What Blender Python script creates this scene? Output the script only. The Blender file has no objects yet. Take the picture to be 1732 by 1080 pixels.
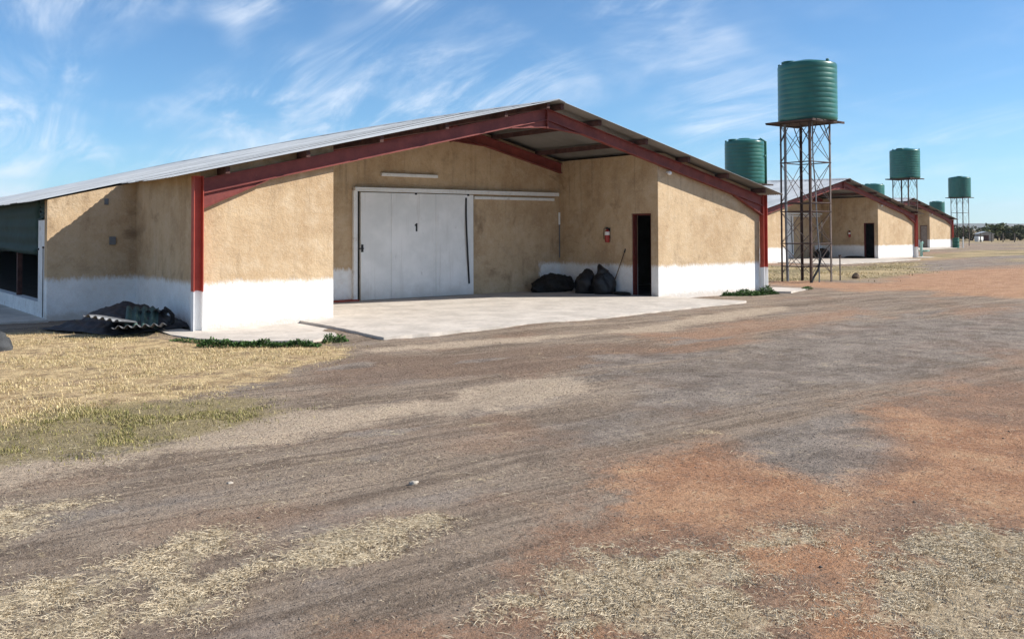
import bpy, math, random
import numpy as np
from mathutils import Vector, Matrix, Euler
rad = math.radians
random.seed(7)
rng = np.random.default_rng(11)
S = bpy.context.scene
COL = S.collection

# ------------------------------------------------------------------ camera
cam = bpy.data.cameras.new('camera')
cam.sensor_width = 36.0
cam.lens = 1567.36 / 1732 * 36
cam.shift_y = -188.57 / 1732
cam.clip_start = 0.1
cam.clip_end = 20000
camo = bpy.data.objects.new('camera', cam)
COL.objects.link(camo)
CAM = Vector((-5.581, -15.900, 1.65))
YAW = 52.056
camo.matrix_world = (Matrix.Translation(CAM) @ Matrix.Rotation(rad(YAW - 90), 4, 'Z')
                     @ Matrix.Rotation(rad(90 + 1.423), 4, 'X') @ Matrix.Rotation(rad(-0.2), 4, 'Z'))
S.camera = camo

# ------------------------------------------------------------------ sky, sun, exposure
SUN_AZ, SUN_EL = -37.0, 35.0            # azimuth from +X (the facade's direction), elevation
world = bpy.data.worlds.new('World')
S.world = world
world.use_nodes = True
wn = world.node_tree.nodes
wl = world.node_tree.links
wn.clear()
w_out = wn.new('ShaderNodeOutputWorld')
w_bg = wn.new('ShaderNodeBackground')
w_sky = wn.new('ShaderNodeTexSky')
w_sky.sky_type = 'NISHITA'
w_sky.sun_disc = False
w_sky.sun_elevation = rad(SUN_EL)
w_sky.sun_rotation = rad(90 - SUN_AZ)
w_sky.altitude = 1400
w_sky.air_density = 1.0
w_sky.dust_density = 0.2
w_sky.ozone_density = 2.5
w_bg.inputs['Strength'].default_value = 0.082


def wnode(t, **k):
    n = wn.new(t)
    for a, v in k.items():
        setattr(n, a, v)
    return n


def wmath(op, a, b=None, c=None):
    n = wn.new('ShaderNodeMath')
    n.operation = op
    for i, v in enumerate((a, b, c)):
        if v is None:
            continue
        if isinstance(v, (int, float)):
            n.inputs[i].default_value = v
        else:
            wl.new(v, n.inputs[i])
    return n.outputs[0]


w_tc = wnode('ShaderNodeTexCoord')
w_sep = wnode('ShaderNodeSeparateXYZ')
wl.new(w_tc.outputs['Generated'], w_sep.inputs[0])
den = wmath('ADD', wmath('MAXIMUM', w_sep.outputs['Z'], 0.0), 0.30)
w_comb = wnode('ShaderNodeCombineXYZ')
wl.new(wmath('DIVIDE', w_sep.outputs['X'], den), w_comb.inputs['X'])
wl.new(wmath('DIVIDE', w_sep.outputs['Y'], den), w_comb.inputs['Y'])


def cloud_layer(rot, scale, loc, nscale, lo, hi, detail=9.0, dist=0.6, rough=0.62):
    m = wnode('ShaderNodeMapping')
    m.inputs['Rotation'].default_value = (0, 0, rad(rot))
    m.inputs['Scale'].default_value = scale
    m.inputs['Location'].default_value = loc
    wl.new(w_comb.outputs[0], m.inputs[0])
    n = wnode('ShaderNodeTexNoise')
    n.inputs['Scale'].default_value = nscale
    n.inputs['Detail'].default_value = detail
    n.inputs['Roughness'].default_value = rough
    n.inputs['Distortion'].default_value = dist
    wl.new(m.outputs[0], n.inputs['Vector'])
    r = wnode('ShaderNodeMapRange', interpolation_type='SMOOTHSTEP')
    r.inputs['From Min'].default_value = lo
    r.inputs['From Max'].default_value = hi
    wl.new(n.outputs['Fac'], r.inputs['Value'])
    return r.outputs[0]


c_big = cloud_layer(20, (1, 1, 1), (11.3, 2.9, 0), 1.5, 0.36, 0.60, 3, 0.3)
c_wisp = cloud_layer(12, (2.3, 0.75, 1), (15.4, 5.2, 0), 2.4, 0.42, 0.80, 12, 0.9, 0.64)
c_soft = cloud_layer(30, (1.5, 1, 1), (12.5, 10.6, 0), 2.0, 0.42, 0.80, 9, 0.6)
c_fac = wmath('ADD', wmath('MULTIPLY', wmath('MULTIPLY', c_big, c_wisp), 0.9), wmath('MULTIPLY', wmath('MULTIPLY', c_soft, c_big), 0.6))
c_side = wnode('ShaderNodeMapRange', interpolation_type='SMOOTHSTEP')     # the cirrus thins out towards +X
c_side.inputs['From Min'].default_value = 0.95
c_side.inputs['From Max'].default_value = 0.45
c_side.inputs['To Min'].default_value = 0.35
wl.new(w_sep.outputs['X'], c_side.inputs['Value'])
c_fac = wmath('MULTIPLY', c_fac, c_side.outputs[0])
c_fac = wmath('MINIMUM', c_fac, 0.8)
w_mix = wnode('ShaderNodeMix', data_type='RGBA')
wl.new(c_fac, w_mix.inputs['Factor'])
w_tint = wnode('ShaderNodeMix', data_type='RGBA', blend_type='MULTIPLY')
w_tint.inputs['Factor'].default_value = 1.0
wl.new(w_sky.outputs['Color'], w_tint.inputs[6])
w_tint.inputs[7].default_value = (0.66, 0.98, 1.18, 1)
wl.new(w_tint.outputs[2], w_mix.inputs[6])
w_mix.inputs[7].default_value = (8.2, 8.8, 9.6, 1)
wl.new(w_mix.outputs[2], w_bg.inputs['Color'])
wl.new(w_bg.outputs[0], w_out.inputs['Surface'])

sun = bpy.data.lights.new('sun', 'SUN')
sun.energy = 5.0
sun.angle = rad(0.53)
sun.color = (1.0, 0.95, 0.87)
suno = bpy.data.objects.new('sun', sun)
COL.objects.link(suno)
sd = Vector((math.cos(rad(SUN_AZ)) * math.cos(rad(SUN_EL)), math.sin(rad(SUN_AZ)) * math.cos(rad(SUN_EL)), math.sin(rad(SUN_EL))))
suno.rotation_euler = sd.to_track_quat('Z', 'Y').to_euler()
suno.location = (0, 0, 60)
S.view_settings.view_transform = 'Standard'
S.view_settings.look = 'None'
S.view_settings.gamma = 1.0
S.view_settings.exposure = 0.62
S.view_settings.use_curve_mapping = False


# ------------------------------------------------------------------ material helpers
class Mat:
    def __init__(self, name):
        self.m = bpy.data.materials.new(name)
        self.m.use_nodes = True
        self.n = self.m.node_tree.nodes
        self.l = self.m.node_tree.links
        self.b = self.n['Principled BSDF']
        self.out = self.n['Material Output']

    def put(self, sock, v):
        if v is None:
            return
        if hasattr(v, 'is_linked') or isinstance(v, bpy.types.NodeSocket):
            self.l.new(v, sock)
        else:
            if isinstance(v, tuple) and len(v) == 3 and sock.type == 'RGBA':
                v = v + (1.0,)
            sock.default_value = v

    def math(self, op, a, b=None, c=None, clamp=False):
        n = self.n.new('ShaderNodeMath')
        n.operation = op
        n.use_clamp = clamp
        for i, v in enumerate((a, b, c)):
            self.put(n.inputs[i], v)
        return n.outputs[0]

    def mix(self, f, a, b, blend='MIX'):
        n = self.n.new('ShaderNodeMix')
        n.data_type = 'RGBA'
        n.blend_type = blend
        self.put(n.inputs[0], f)
        self.put(n.inputs[6], a)
        self.put(n.inputs[7], b)
        return n.outputs[2]

    def coord(self, kind='Object'):
        n = self.n.new('ShaderNodeTexCoord')
        return n.outputs[kind]

    def pos(self):
        return self.n.new('ShaderNodeNewGeometry').outputs['Position']

    def island(self):
        return self.n.new('ShaderNodeNewGeometry').outputs['Random Per Island']

    def objrand(self):
        return self.n.new('ShaderNodeObjectInfo').outputs['Random']

    def map(self, v, scale=(1, 1, 1), rot=(0, 0, 0), loc=(0, 0, 0)):
        n = self.n.new('ShaderNodeMapping')
        self.put(n.inputs['Vector'], v)
        n.inputs['Scale'].default_value = scale
        n.inputs['Rotation'].default_value = rot
        n.inputs['Location'].default_value = loc
        return n.outputs[0]

    def noise(self, v, scale, detail=5, rough=0.55, dist=0.0, out='Fac'):
        n = self.n.new('ShaderNodeTexNoise')
        self.put(n.inputs['Vector'], v)
        n.inputs['Scale'].default_value = scale
        n.inputs['Detail'].default_value = detail
        n.inputs['Roughness'].default_value = rough
        n.inputs['Distortion'].default_value = dist
        return n.outputs[out]

    def voronoi(self, v, scale, out='Distance', feature='F1'):
        n = self.n.new('ShaderNodeTexVoronoi')
        n.feature = feature
        self.put(n.inputs['Vector'], v)
        n.inputs['Scale'].default_value = scale
        return n.outputs[out]

    def ss(self, v, lo, hi, a=0.0, b=1.0):
        n = self.n.new('ShaderNodeMapRange')
        n.interpolation_type = 'SMOOTHSTEP'
        self.put(n.inputs['Value'], v)
        n.inputs['From Min'].default_value = lo
        n.inputs['From Max'].default_value = hi
        n.inputs['To Min'].default_value = a
        n.inputs['To Max'].default_value = b
        return n.outputs[0]

    def xyz(self, v):
        n = self.n.new('ShaderNodeSeparateXYZ')
        self.put(n.inputs[0], v)
        return n.outputs

    def attr(self, name):
        n = self.n.new('ShaderNodeAttribute')
        n.attribute_name = name
        sep = self.n.new('ShaderNodeSeparateColor')
        self.l.new(n.outputs['Color'], sep.inputs[0])
        return sep.outputs[0], sep.outputs[1], sep.outputs[2], n.outputs['Alpha']

    def bump(self, h, strength=0.3, dist=0.02):
        n = self.n.new('ShaderNodeBump')
        n.inputs['Strength'].default_value = strength
        n.inputs['Distance'].default_value = dist
        self.put(n.inputs['Height'], h)
        self.l.new(n.outputs[0], self.b.inputs['Normal'])

    def done(self, color, rough=0.8, metal=0.0, spec=0.3):
        self.put(self.b.inputs['Base Color'], color)
        self.put(self.b.inputs['Roughness'], rough)
        self.put(self.b.inputs['Metallic'], metal)
        self.put(self.b.inputs['Specular IOR Level'], spec)
        return self.m


def simple(name, c, rough=0.7, metal=0.0, vary=0.25, scale=6.0, bump=0.15, spec=0.3, dirt=None):
    M = Mat(name)
    v = M.coord('Object')
    n = M.noise(v, scale, 6, 0.6)
    n2 = M.noise(v, scale * 7, 4, 0.6)
    f = M.math('MULTIPLY_ADD', n, 0.65, M.math('MULTIPLY', n2, 0.35))
    lo = tuple(x * (1 - vary) for x in c)
    hi = tuple(min(1, x * (1 + vary)) for x in c)
    col = M.mix(M.ss(f, 0.3, 0.7), lo, hi)
    if dirt:
        col = M.mix(M.ss(M.noise(v, scale * 1.7, 8, 0.7), 0.55, 0.75, 0, 0.8), col, dirt)
    if bump:
        M.bump(n2, bump, 0.01)
    return M.done(col, rough, metal, spec)


def wall_material(name, kind='full'):
    """ochre plaster with a sprayed white band at the foot"""
    M = Mat(name)
    v = M.coord('Object')
    x, y, z = M.xyz(v)
    big = M.noise(v, 0.7, 5, 0.6, 0.4)
    mid = M.noise(v, 2.6, 7, 0.65, 0.3)
    fine = M.noise(v, 30, 4, 0.6)
    vs = M.noise(M.map(v, (3.0, 3.0, 0.35)), 1.6, 5, 0.6)
    mid2 = M.noise(M.map(v, (1, 1, 1), (0, 0, 0), (5, 9, 2)), 1.5, 8, 0.7, 0.7)
    tex = M.noise(v, 13, 6, 0.7)
    rain = M.noise(M.map(v, (5.0, 5.0, 0.22)), 1.3, 6, 0.65)
    col = M.mix(M.ss(big, 0.32, 0.68), (0.435, 0.298, 0.172), (0.55, 0.404, 0.25))
    col = M.mix(M.ss(mid, 0.45, 0.72, 0, 0.6), col, (0.60, 0.475, 0.33))
    col = M.mix(M.ss(mid, 0.48, 0.30, 0, 0.45), col, (0.31, 0.205, 0.118))
    col = M.mix(M.ss(mid2, 0.52, 0.70, 0, 0.55), col, (0.34, 0.25, 0.165))
    col = M.mix(M.ss(mid2, 0.42, 0.28, 0, 0.5), col, (0.60, 0.46, 0.30))
    col = M.mix(M.ss(vs, 0.56, 0.75, 0, 0.45), col, (0.29, 0.205, 0.125))
    col = M.mix(M.math('MULTIPLY', M.ss(rain, 0.54, 0.70, 0, 0.55), M.ss(z, 1.3, 3.4)), col, (0.19, 0.135, 0.085))
    col = M.mix(M.ss(tex, 0.52, 0.72, 0, 0.45), col, (0.62, 0.50, 0.36))
    col = M.mix(M.ss(tex, 0.46, 0.28, 0, 0.4), col, (0.27, 0.185, 0.11))
    col = M.mix(M.ss(fine, 0.35, 0.7, 0, 0.25), col, (0.60, 0.48, 0.335))
    stain = M.ss(M.noise(v, 0.9, 8, 0.68, 0.6), 0.56, 0.72, 0, 0.6 if kind == 'full' else 0.75)
    col = M.mix(stain, col, (0.20, 0.135, 0.08))
    # white band
    edge = M.math('ADD', M.math('MULTIPLY', M.math('SUBTRACT', M.noise(M.map(v, (1, 1, 0.15)), 2.4, 4, 0.6), 0.5), 0.16),
                  M.math('MULTIPLY', M.math('SUBTRACT', M.noise(M.map(v, (1, 1, 0.4)), 22, 5, 0.7), 0.5), 0.22))
    lev = M.math('SUBTRACT', M.math('ADD', edge, 0.75), z)
    f = M.ss(lev, -0.075, 0.07)
    thin = M.ss(M.noise(v, 7, 6, 0.65), 0.3, 0.52, 0.86, 1.0)
    f = M.math('MULTIPLY', f, thin)
    if kind == 'back':      # the back wall of the porch was only painted near its two ends
        left = M.ss(M.math('ADD', x, M.math('MULTIPLY', edge, 1.5)), 4.98, 5.0, 1, 0)
        right = M.ss(M.math('ADD', x, M.math('MULTIPLY', edge, 2.0)), 10.62, 10.80)
        f = M.math('MULTIPLY', f, M.math('MAXIMUM', left, right))
    white = M.mix(M.ss(mid, 0.35, 0.7), (0.77, 0.77, 0.755), (0.86, 0.86, 0.85))
    white = M.mix(M.ss(M.math('SUBTRACT', M.math('MULTIPLY', M.noise(v, 8, 6, 0.7), 0.26), z), -0.03, 0.13, 0, 0.6), white, (0.5, 0.42, 0.34))
    col = M.mix(f, col, white)
    hgt = M.math('ADD', M.math('MULTIPLY', fine, 0.5), M.math('ADD', M.noise(v, 9, 5, 0.6), M.math('MULTIPLY', M.noise(v, 110, 2), 0.25)))
    M.bump(hgt, 0.6, 0.025)
    return M.done(col, 0.92, 0, 0.15)


def roof_material(name, tone, rust):
    M = Mat(name)
    v = M.coord('Object')
    p = M.pos()
    n = M.noise(p, 0.8, 6, 0.65)
    st = M.noise(M.map(v, (0.35, 6, 1)), 1.2, 6, 0.6)
    col = M.mix(M.ss(n, 0.3, 0.7), tuple(c * 0.82 for c in tone), tuple(c * 1.12 for c in tone))
    col = M.mix(M.math('MULTIPLY', M.objrand(), 0.25), col, (0.34, 0.35, 0.35))
    col = M.mix(M.ss(st, 0.56, 0.78, 0, rust), col, (0.23, 0.13, 0.08))
    under = M.mix(M.ss(n, 0.3, 0.7), (0.15, 0.14, 0.125), (0.23, 0.215, 0.195))  # underside tone: shade under the roof put into the colour
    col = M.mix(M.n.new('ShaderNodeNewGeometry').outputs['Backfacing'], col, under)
    M.bump(M.noise(p, 5, 3), 0.08, 0.02)
    return M.done(col, M.ss(n, 0.3, 0.7, 0.55, 0.68), 0.12, 0.3)


def red_steel(name):
    M = Mat(name)
    v = M.coord('Object')
    x, y, z = M.xyz(v)
    n = M.noise(v, 3.0, 7, 0.65)
    f = M.noise(v, 26, 5, 0.65)
    col = M.mix(M.ss(n, 0.3, 0.7), (0.15, 0.030, 0.025), (0.245, 0.056, 0.043))
    col = M.mix(M.ss(f, 0.58, 0.76, 0, 0.6), col, (0.12, 0.045, 0.03))
    col = M.mix(M.ss(M.noise(v, 5, 8, 0.7), 0.66, 0.74, 0, 0.5), col, (0.45, 0.24, 0.18))
    M.bump(f, 0.12, 0.01)
    return M.done(col, 0.55, 0.0, 0.35)


def column_steel(name):
    M = Mat(name)
    v = M.coord('Object')
    x, y, z = M.xyz(v)
    n = M.noise(v, 3.0, 7, 0.65)
    f = M.noise(v, 26, 5, 0.65)
    col = M.mix(M.ss(n, 0.3, 0.7), (0.30, 0.042, 0.028), (0.42, 0.075, 0.048))
    col = M.mix(M.ss(f, 0.6, 0.78, 0, 0.6), col, (0.13, 0.05, 0.03))
    lev = M.math('SUBTRACT', M.math('ADD', M.math('MULTIPLY', M.math('SUBTRACT', M.noise(v, 9, 4), 0.5), 0.10), 0.63), z)
    col = M.mix(M.ss(lev, -0.012, 0.012), col, M.mix(n, (0.70, 0.69, 0.68), (0.84, 0.84, 0.83)))
    M.bump(f, 0.12, 0.01)
    return M.done(col, 0.55, 0.0, 0.35)


def door_material(name):
    M = Mat(name)
    v = M.coord('Object')
    x, y, z = M.xyz(v)
    n = M.noise(v, 1.6, 6, 0.6)
    col = M.mix(M.ss(n, 0.3, 0.7), (0.70, 0.71, 0.70), (0.83, 0.83, 0.82))
    sc = M.noise(M.map(v, (1.0, 1.0, 0.28)), 9, 9, 0.72, 0.6)
    col = M.mix(M.ss(sc, 0.63, 0.72, 0, 0.65), col, (0.34, 0.33, 0.31))
    col = M.mix(M.ss(M.noise(v, 14, 9, 0.75), 0.66, 0.74, 0, 0.5), col, (0.3, 0.27, 0.24))
    col = M.mix(M.ss(M.math('SUBTRACT', M.math('MULTIPLY', M.noise(v, 4, 6, 0.7), 0.6), z), -0.15, 0.35, 0, 0.45), col, (0.42, 0.36, 0.30))
    col = M.mix(M.ss(M.noise(M.map(v, (6, 6, 0.25)), 1.5, 6, 0.65), 0.56, 0.72, 0, 0.3), col, (0.42, 0.39, 0.35))
    M.bump(M.noise(v, 3, 4), 0.1, 0.02)
    return M.done(col, 0.45, 0.0, 0.4)


def tank_material(name):
    M = Mat(name)
    v = M.coord('Object')
    n = M.noise(v, 1.3, 5, 0.6)
    st = M.noise(M.map(v, (4, 4, 0.3)), 1.5, 6, 0.65)
    col = M.mix(M.ss(n, 0.3, 0.7), (0.006, 0.082, 0.064), (0.012, 0.120, 0.090))
    col = M.mix(M.ss(st, 0.55, 0.8, 0, 0.35), col, (0.09, 0.17, 0.13))
    return M.done(col, M.ss(n, 0.3, 0.7, 0.27, 0.40), 0.0, 0.55)


MT = {}
MT['wall'] = wall_material('ochre plaster')
MT['wall_back'] = wall_material('ochre porch plaster', 'back')
MT['inner'] = simple('dark interior', (0.10, 0.085, 0.07), 0.95, vary=0.3, scale=2)  # dark tone; on the boards in the side room it stands for shade
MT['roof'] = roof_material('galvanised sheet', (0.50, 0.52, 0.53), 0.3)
MT['red'] = red_steel('red oxide steel')
MT['column'] = column_steel('red oxide column')
MT['purlin'] = simple('weathered purlin', (0.085, 0.04, 0.034), 0.85, vary=0.5, scale=5)
MT['door'] = door_material('white door panel')
MT['white'] = simple('white painted metal', (0.76, 0.76, 0.74), 0.45, vary=0.08, scale=3, bump=0.05, dirt=(0.45, 0.4, 0.34))
MT['plinth'] = simple('whitewashed plinth', (0.72, 0.72, 0.71), 0.9, vary=0.12, scale=3, bump=0.3, dirt=(0.42, 0.36, 0.3))
MT['black'] = simple('black rubber', (0.018, 0.018, 0.02), 0.6, vary=0.3, scale=8)
MT['dark_red'] = simple('dark red frame', (0.10, 0.018, 0.014), 0.6, vary=0.3, scale=8)
MT['curtain'] = simple('green shade curtain', (0.012, 0.036, 0.028), 0.75, vary=0.35, scale=3, bump=0.3)
MT['concrete'] = simple('pale concrete', (0.50, 0.45, 0.395), 0.92, vary=0.2, scale=1.6, bump=0.5, spec=0.15, dirt=(0.34, 0.28, 0.22))
MT['tank'] = tank_material('green plastic tank')
MT['rust'] = simple('rusty angle iron', (0.055, 0.033, 0.027), 0.75, vary=0.5, scale=5, bump=0.2)
MT['rust_pale'] = simple('dull galvanised angle iron', (0.115, 0.088, 0.076), 0.65, vary=0.4, scale=5, bump=0.2)
MT['pipe'] = simple('grey water pipe', (0.16, 0.17, 0.18), 0.5, vary=0.2, scale=5)
MT['bag'] = simple('black refuse plastic', (0.009, 0.009, 0.011), 0.36, vary=0.4, scale=7, bump=0.9, spec=0.4)
MT['heap'] = simple('black crumpled sacking', (0.014, 0.012, 0.011), 0.75, vary=0.6, scale=6, bump=0.5)
MT['tarp'] = simple('dark plastic sheeting', (0.028, 0.026, 0.030), 0.55, vary=0.6, scale=4, bump=0.5)
MT['green_sheet'] = simple('faded green corrugated sheet', (0.055, 0.10, 0.085), 0.55, vary=0.4, scale=4, bump=0.1)
MT['grey_sheet'] = simple('dull grey corrugated sheet', (0.15, 0.155, 0.165), 0.5, 0.3, vary=0.35, scale=4, bump=0.1)
MT['extinguisher'] = simple('red enamel', (0.30, 0.02, 0.015), 0.35, vary=0.1, scale=8, bump=0, spec=0.5)
MT['label'] = simple('white label', (0.72, 0.70, 0.66), 0.6, vary=0.05, bump=0)
MT['wood'] = simple('grey brown stick wood', (0.12, 0.08, 0.05), 0.8, vary=0.3, scale=12)
MT['rock'] = simple('grey rock', (0.05, 0.052, 0.055), 0.9, vary=0.4, scale=7, bump=0.6)
MT['pale_rock'] = simple('pale stone', (0.42, 0.37, 0.31), 0.9, vary=0.25, scale=20, bump=0.5)
MT['teal'] = simple('pale teal paint', (0.28, 0.48, 0.44), 0.6, vary=0.15)
MT['bin'] = simple('green drum paint', (0.022, 0.12, 0.085), 0.5, vary=0.2)
MT['bark'] = simple('acacia bark', (0.07, 0.055, 0.045), 0.95, vary=0.3, scale=8)
MT['grey_door'] = simple('grey brown timber door', (0.30, 0.25, 0.22), 0.8, vary=0.2)
MT['post'] = simple('weathered fence post', (0.16, 0.13, 0.10), 0.9, vary=0.3)
MT['shed'] = simple('pale shed wall', (0.34, 0.31, 0.28), 0.9, vary=0.15, scale=1)


# ------------------------------------------------------------------ mesh helpers
class MB:
    def __init__(self):
        self.v = []
        self.f = []

    def add(self, vs, fs):
        o = len(self.v)
        self.v += [tuple(p) for p in vs]
        self.f += [tuple(i + o for i in f) for f in fs]
        return self

    def box(self, x0, x1, y0, y1, z0, z1):
        vs = [(x0, y0, z0), (x1, y0, z0), (x1, y1, z0), (x0, y1, z0), (x0, y0, z1), (x1, y0, z1), (x1, y1, z1), (x0, y1, z1)]
        return self.add(vs, [(0, 3, 2, 1), (4, 5, 6, 7), (0, 1, 5, 4), (1, 2, 6, 5), (2, 3, 7, 6), (3, 0, 4, 7)])

    def _prism(self, a, b):
        n = len(a)
        fs = [tuple(range(n)), tuple(range(2 * n - 1, n - 1, -1))]
        fs += [(i, n + i, n + (i + 1) % n, (i + 1) % n) for i in range(n)]
        return self.add(a + b, fs)

    def prism_y(self, poly, y0, y1):      # outline in x, z
        return self._prism([(x, y0, z) for x, z in poly], [(x, y1, z) for x, z in poly])

    def prism_x(self, poly, x0, x1):      # outline in y, z
        return self._prism([(x0, y, z) for y, z in poly], [(x1, y, z) for y, z in poly])

    def prism_z(self, poly, z0, z1):
        return self._prism([(x, y, z0) for x, y in poly], [(x, y, z1) for x, y in poly])

    def tube(self, pts, r, n=8, caps=True):
        pts = [Vector(p) for p in pts]
        rr = r if isinstance(r, (list, tuple)) else [r] * len(pts)
        vs, fs = [], []
        up = Vector((0.31, 0.22, 0.93))
        for i, p in enumerate(pts):
            d = (pts[min(i + 1, len(pts) - 1)] - pts[max(i - 1, 0)]).normalized()
            a = d.cross(up)
            if a.length < 1e-3:
                a = d.cross(Vector((1, 0, 0)))
            a.normalize()
            b = d.cross(a)
            for k in range(n):
                t = 2 * math.pi * k / n
                vs.append(p + (a * math.cos(t) + b * math.sin(t)) * rr[i])
        for i in range(len(pts) - 1):
            for k in range(n):
                fs.append((i * n + k, i * n + (k + 1) % n, (i + 1) * n + (k + 1) % n, (i + 1) * n + k))
        if caps:
            fs.append(tuple(range(n - 1, -1, -1)))
            fs.append(tuple(range((len(pts) - 1) * n, len(pts) * n)))
        return self.add(vs, fs)

    def lathe(self, prof, n=32, cx=0, cy=0):
        vs, fs = [], []
        for r, z in prof:
            for k in range(n):
                t = 2 * math.pi * k / n
                vs.append((cx + r * math.cos(t), cy + r * math.sin(t), z))
        for i in range(len(prof) - 1):
            for k in range(n):
                fs.append((i * n + k, i * n + (k + 1) % n, (i + 1) * n + (k + 1) % n, (i + 1) * n + k))
        if prof[0][0] > 1e-4:
            fs.append(tuple(range(n - 1, -1, -1)))
        if prof[-1][0] > 1e-4:
            fs.append(tuple(range((len(prof) - 1) * n, len(prof) * n)))
        return self.add(vs, fs)

    def mesh(self, name, mat, smooth=False):
        me = bpy.data.meshes.new(name)
        me.from_pydata(self.v, [], self.f)
        me.materials.append(mat)
        if smooth:
            me.polygons.foreach_set('use_smooth', [True] * len(me.polygons))
        me.update()
        if getattr(self, 'open_', False):
            return me
        import bmesh
        bm = bmesh.new()
        bm.from_mesh(me)
        bmesh.ops.recalc_face_normals(bm, faces=bm.faces)
        bm.to_mesh(me)
        bm.free()
        return me

    def build(self, name, mat, parent=None, smooth=False, bevel=0.0):
        return link(name, self.mesh(name, mat, smooth), parent, bevel)


def link(name, me, parent=None, bevel=0.0):
    o = bpy.data.objects.new(name, me)
    COL.objects.link(o)
    if parent is not None:
        o.parent = parent
    if bevel:
        md = o.modifiers.new('bevel', 'BEVEL')
        md.width = bevel
        md.segments = 2
        md.limit_method = 'ANGLE'
    return o


def tag(o, label=None, cat=None, group=None, kind=None):
    for k, v in (('label', label), ('category', cat), ('group', group), ('kind', kind)):
        if v:
            o[k] = v
    return o


def empty(name, loc, label, cat, group=None, rz=0.0):
    o = bpy.data.objects.new(name, None)
    o.empty_display_size = 0.3
    COL.objects.link(o)
    o.location = loc
    o.rotation_euler = (0, 0, rz)
    return tag(o, label, cat, group)


# vectorised value noise (numpy)
def _h(ix, iy, seed):
    n = (ix.astype(np.int64) * 374761393 + iy.astype(np.int64) * 668265263 + seed * 974711) & 0x7fffffff
    n = ((n ^ (n >> 13)) * 1274126177) & 0x7fffffff
    return ((n ^ (n >> 16)) & 0xffff) / 65535.0


def vnoise(x, y, seed=0):
    ix, iy = np.floor(x), np.floor(y)
    fx, fy = x - ix, y - iy
    fx = fx * fx * (3 - 2 * fx)
    fy = fy * fy * (3 - 2 * fy)
    a = _h(ix, iy, seed)
    b = _h(ix + 1, iy, seed)
    c = _h(ix, iy + 1, seed)
    d = _h(ix + 1, iy + 1, seed)
    return (a * (1 - fx) + b * fx) * (1 - fy) + (c * (1 - fx) + d * fx) * fy


def fbm(x, y, oct=4, seed=0):
    s, amp, tot = 0, 1.0, 0
    for i in range(oct):
        s = s + amp * vnoise(x * 2 ** i + 17.3 * i, y * 2 ** i - 9.1 * i, seed + i)
        tot += amp
        amp *= 0.55
    return s / tot


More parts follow.
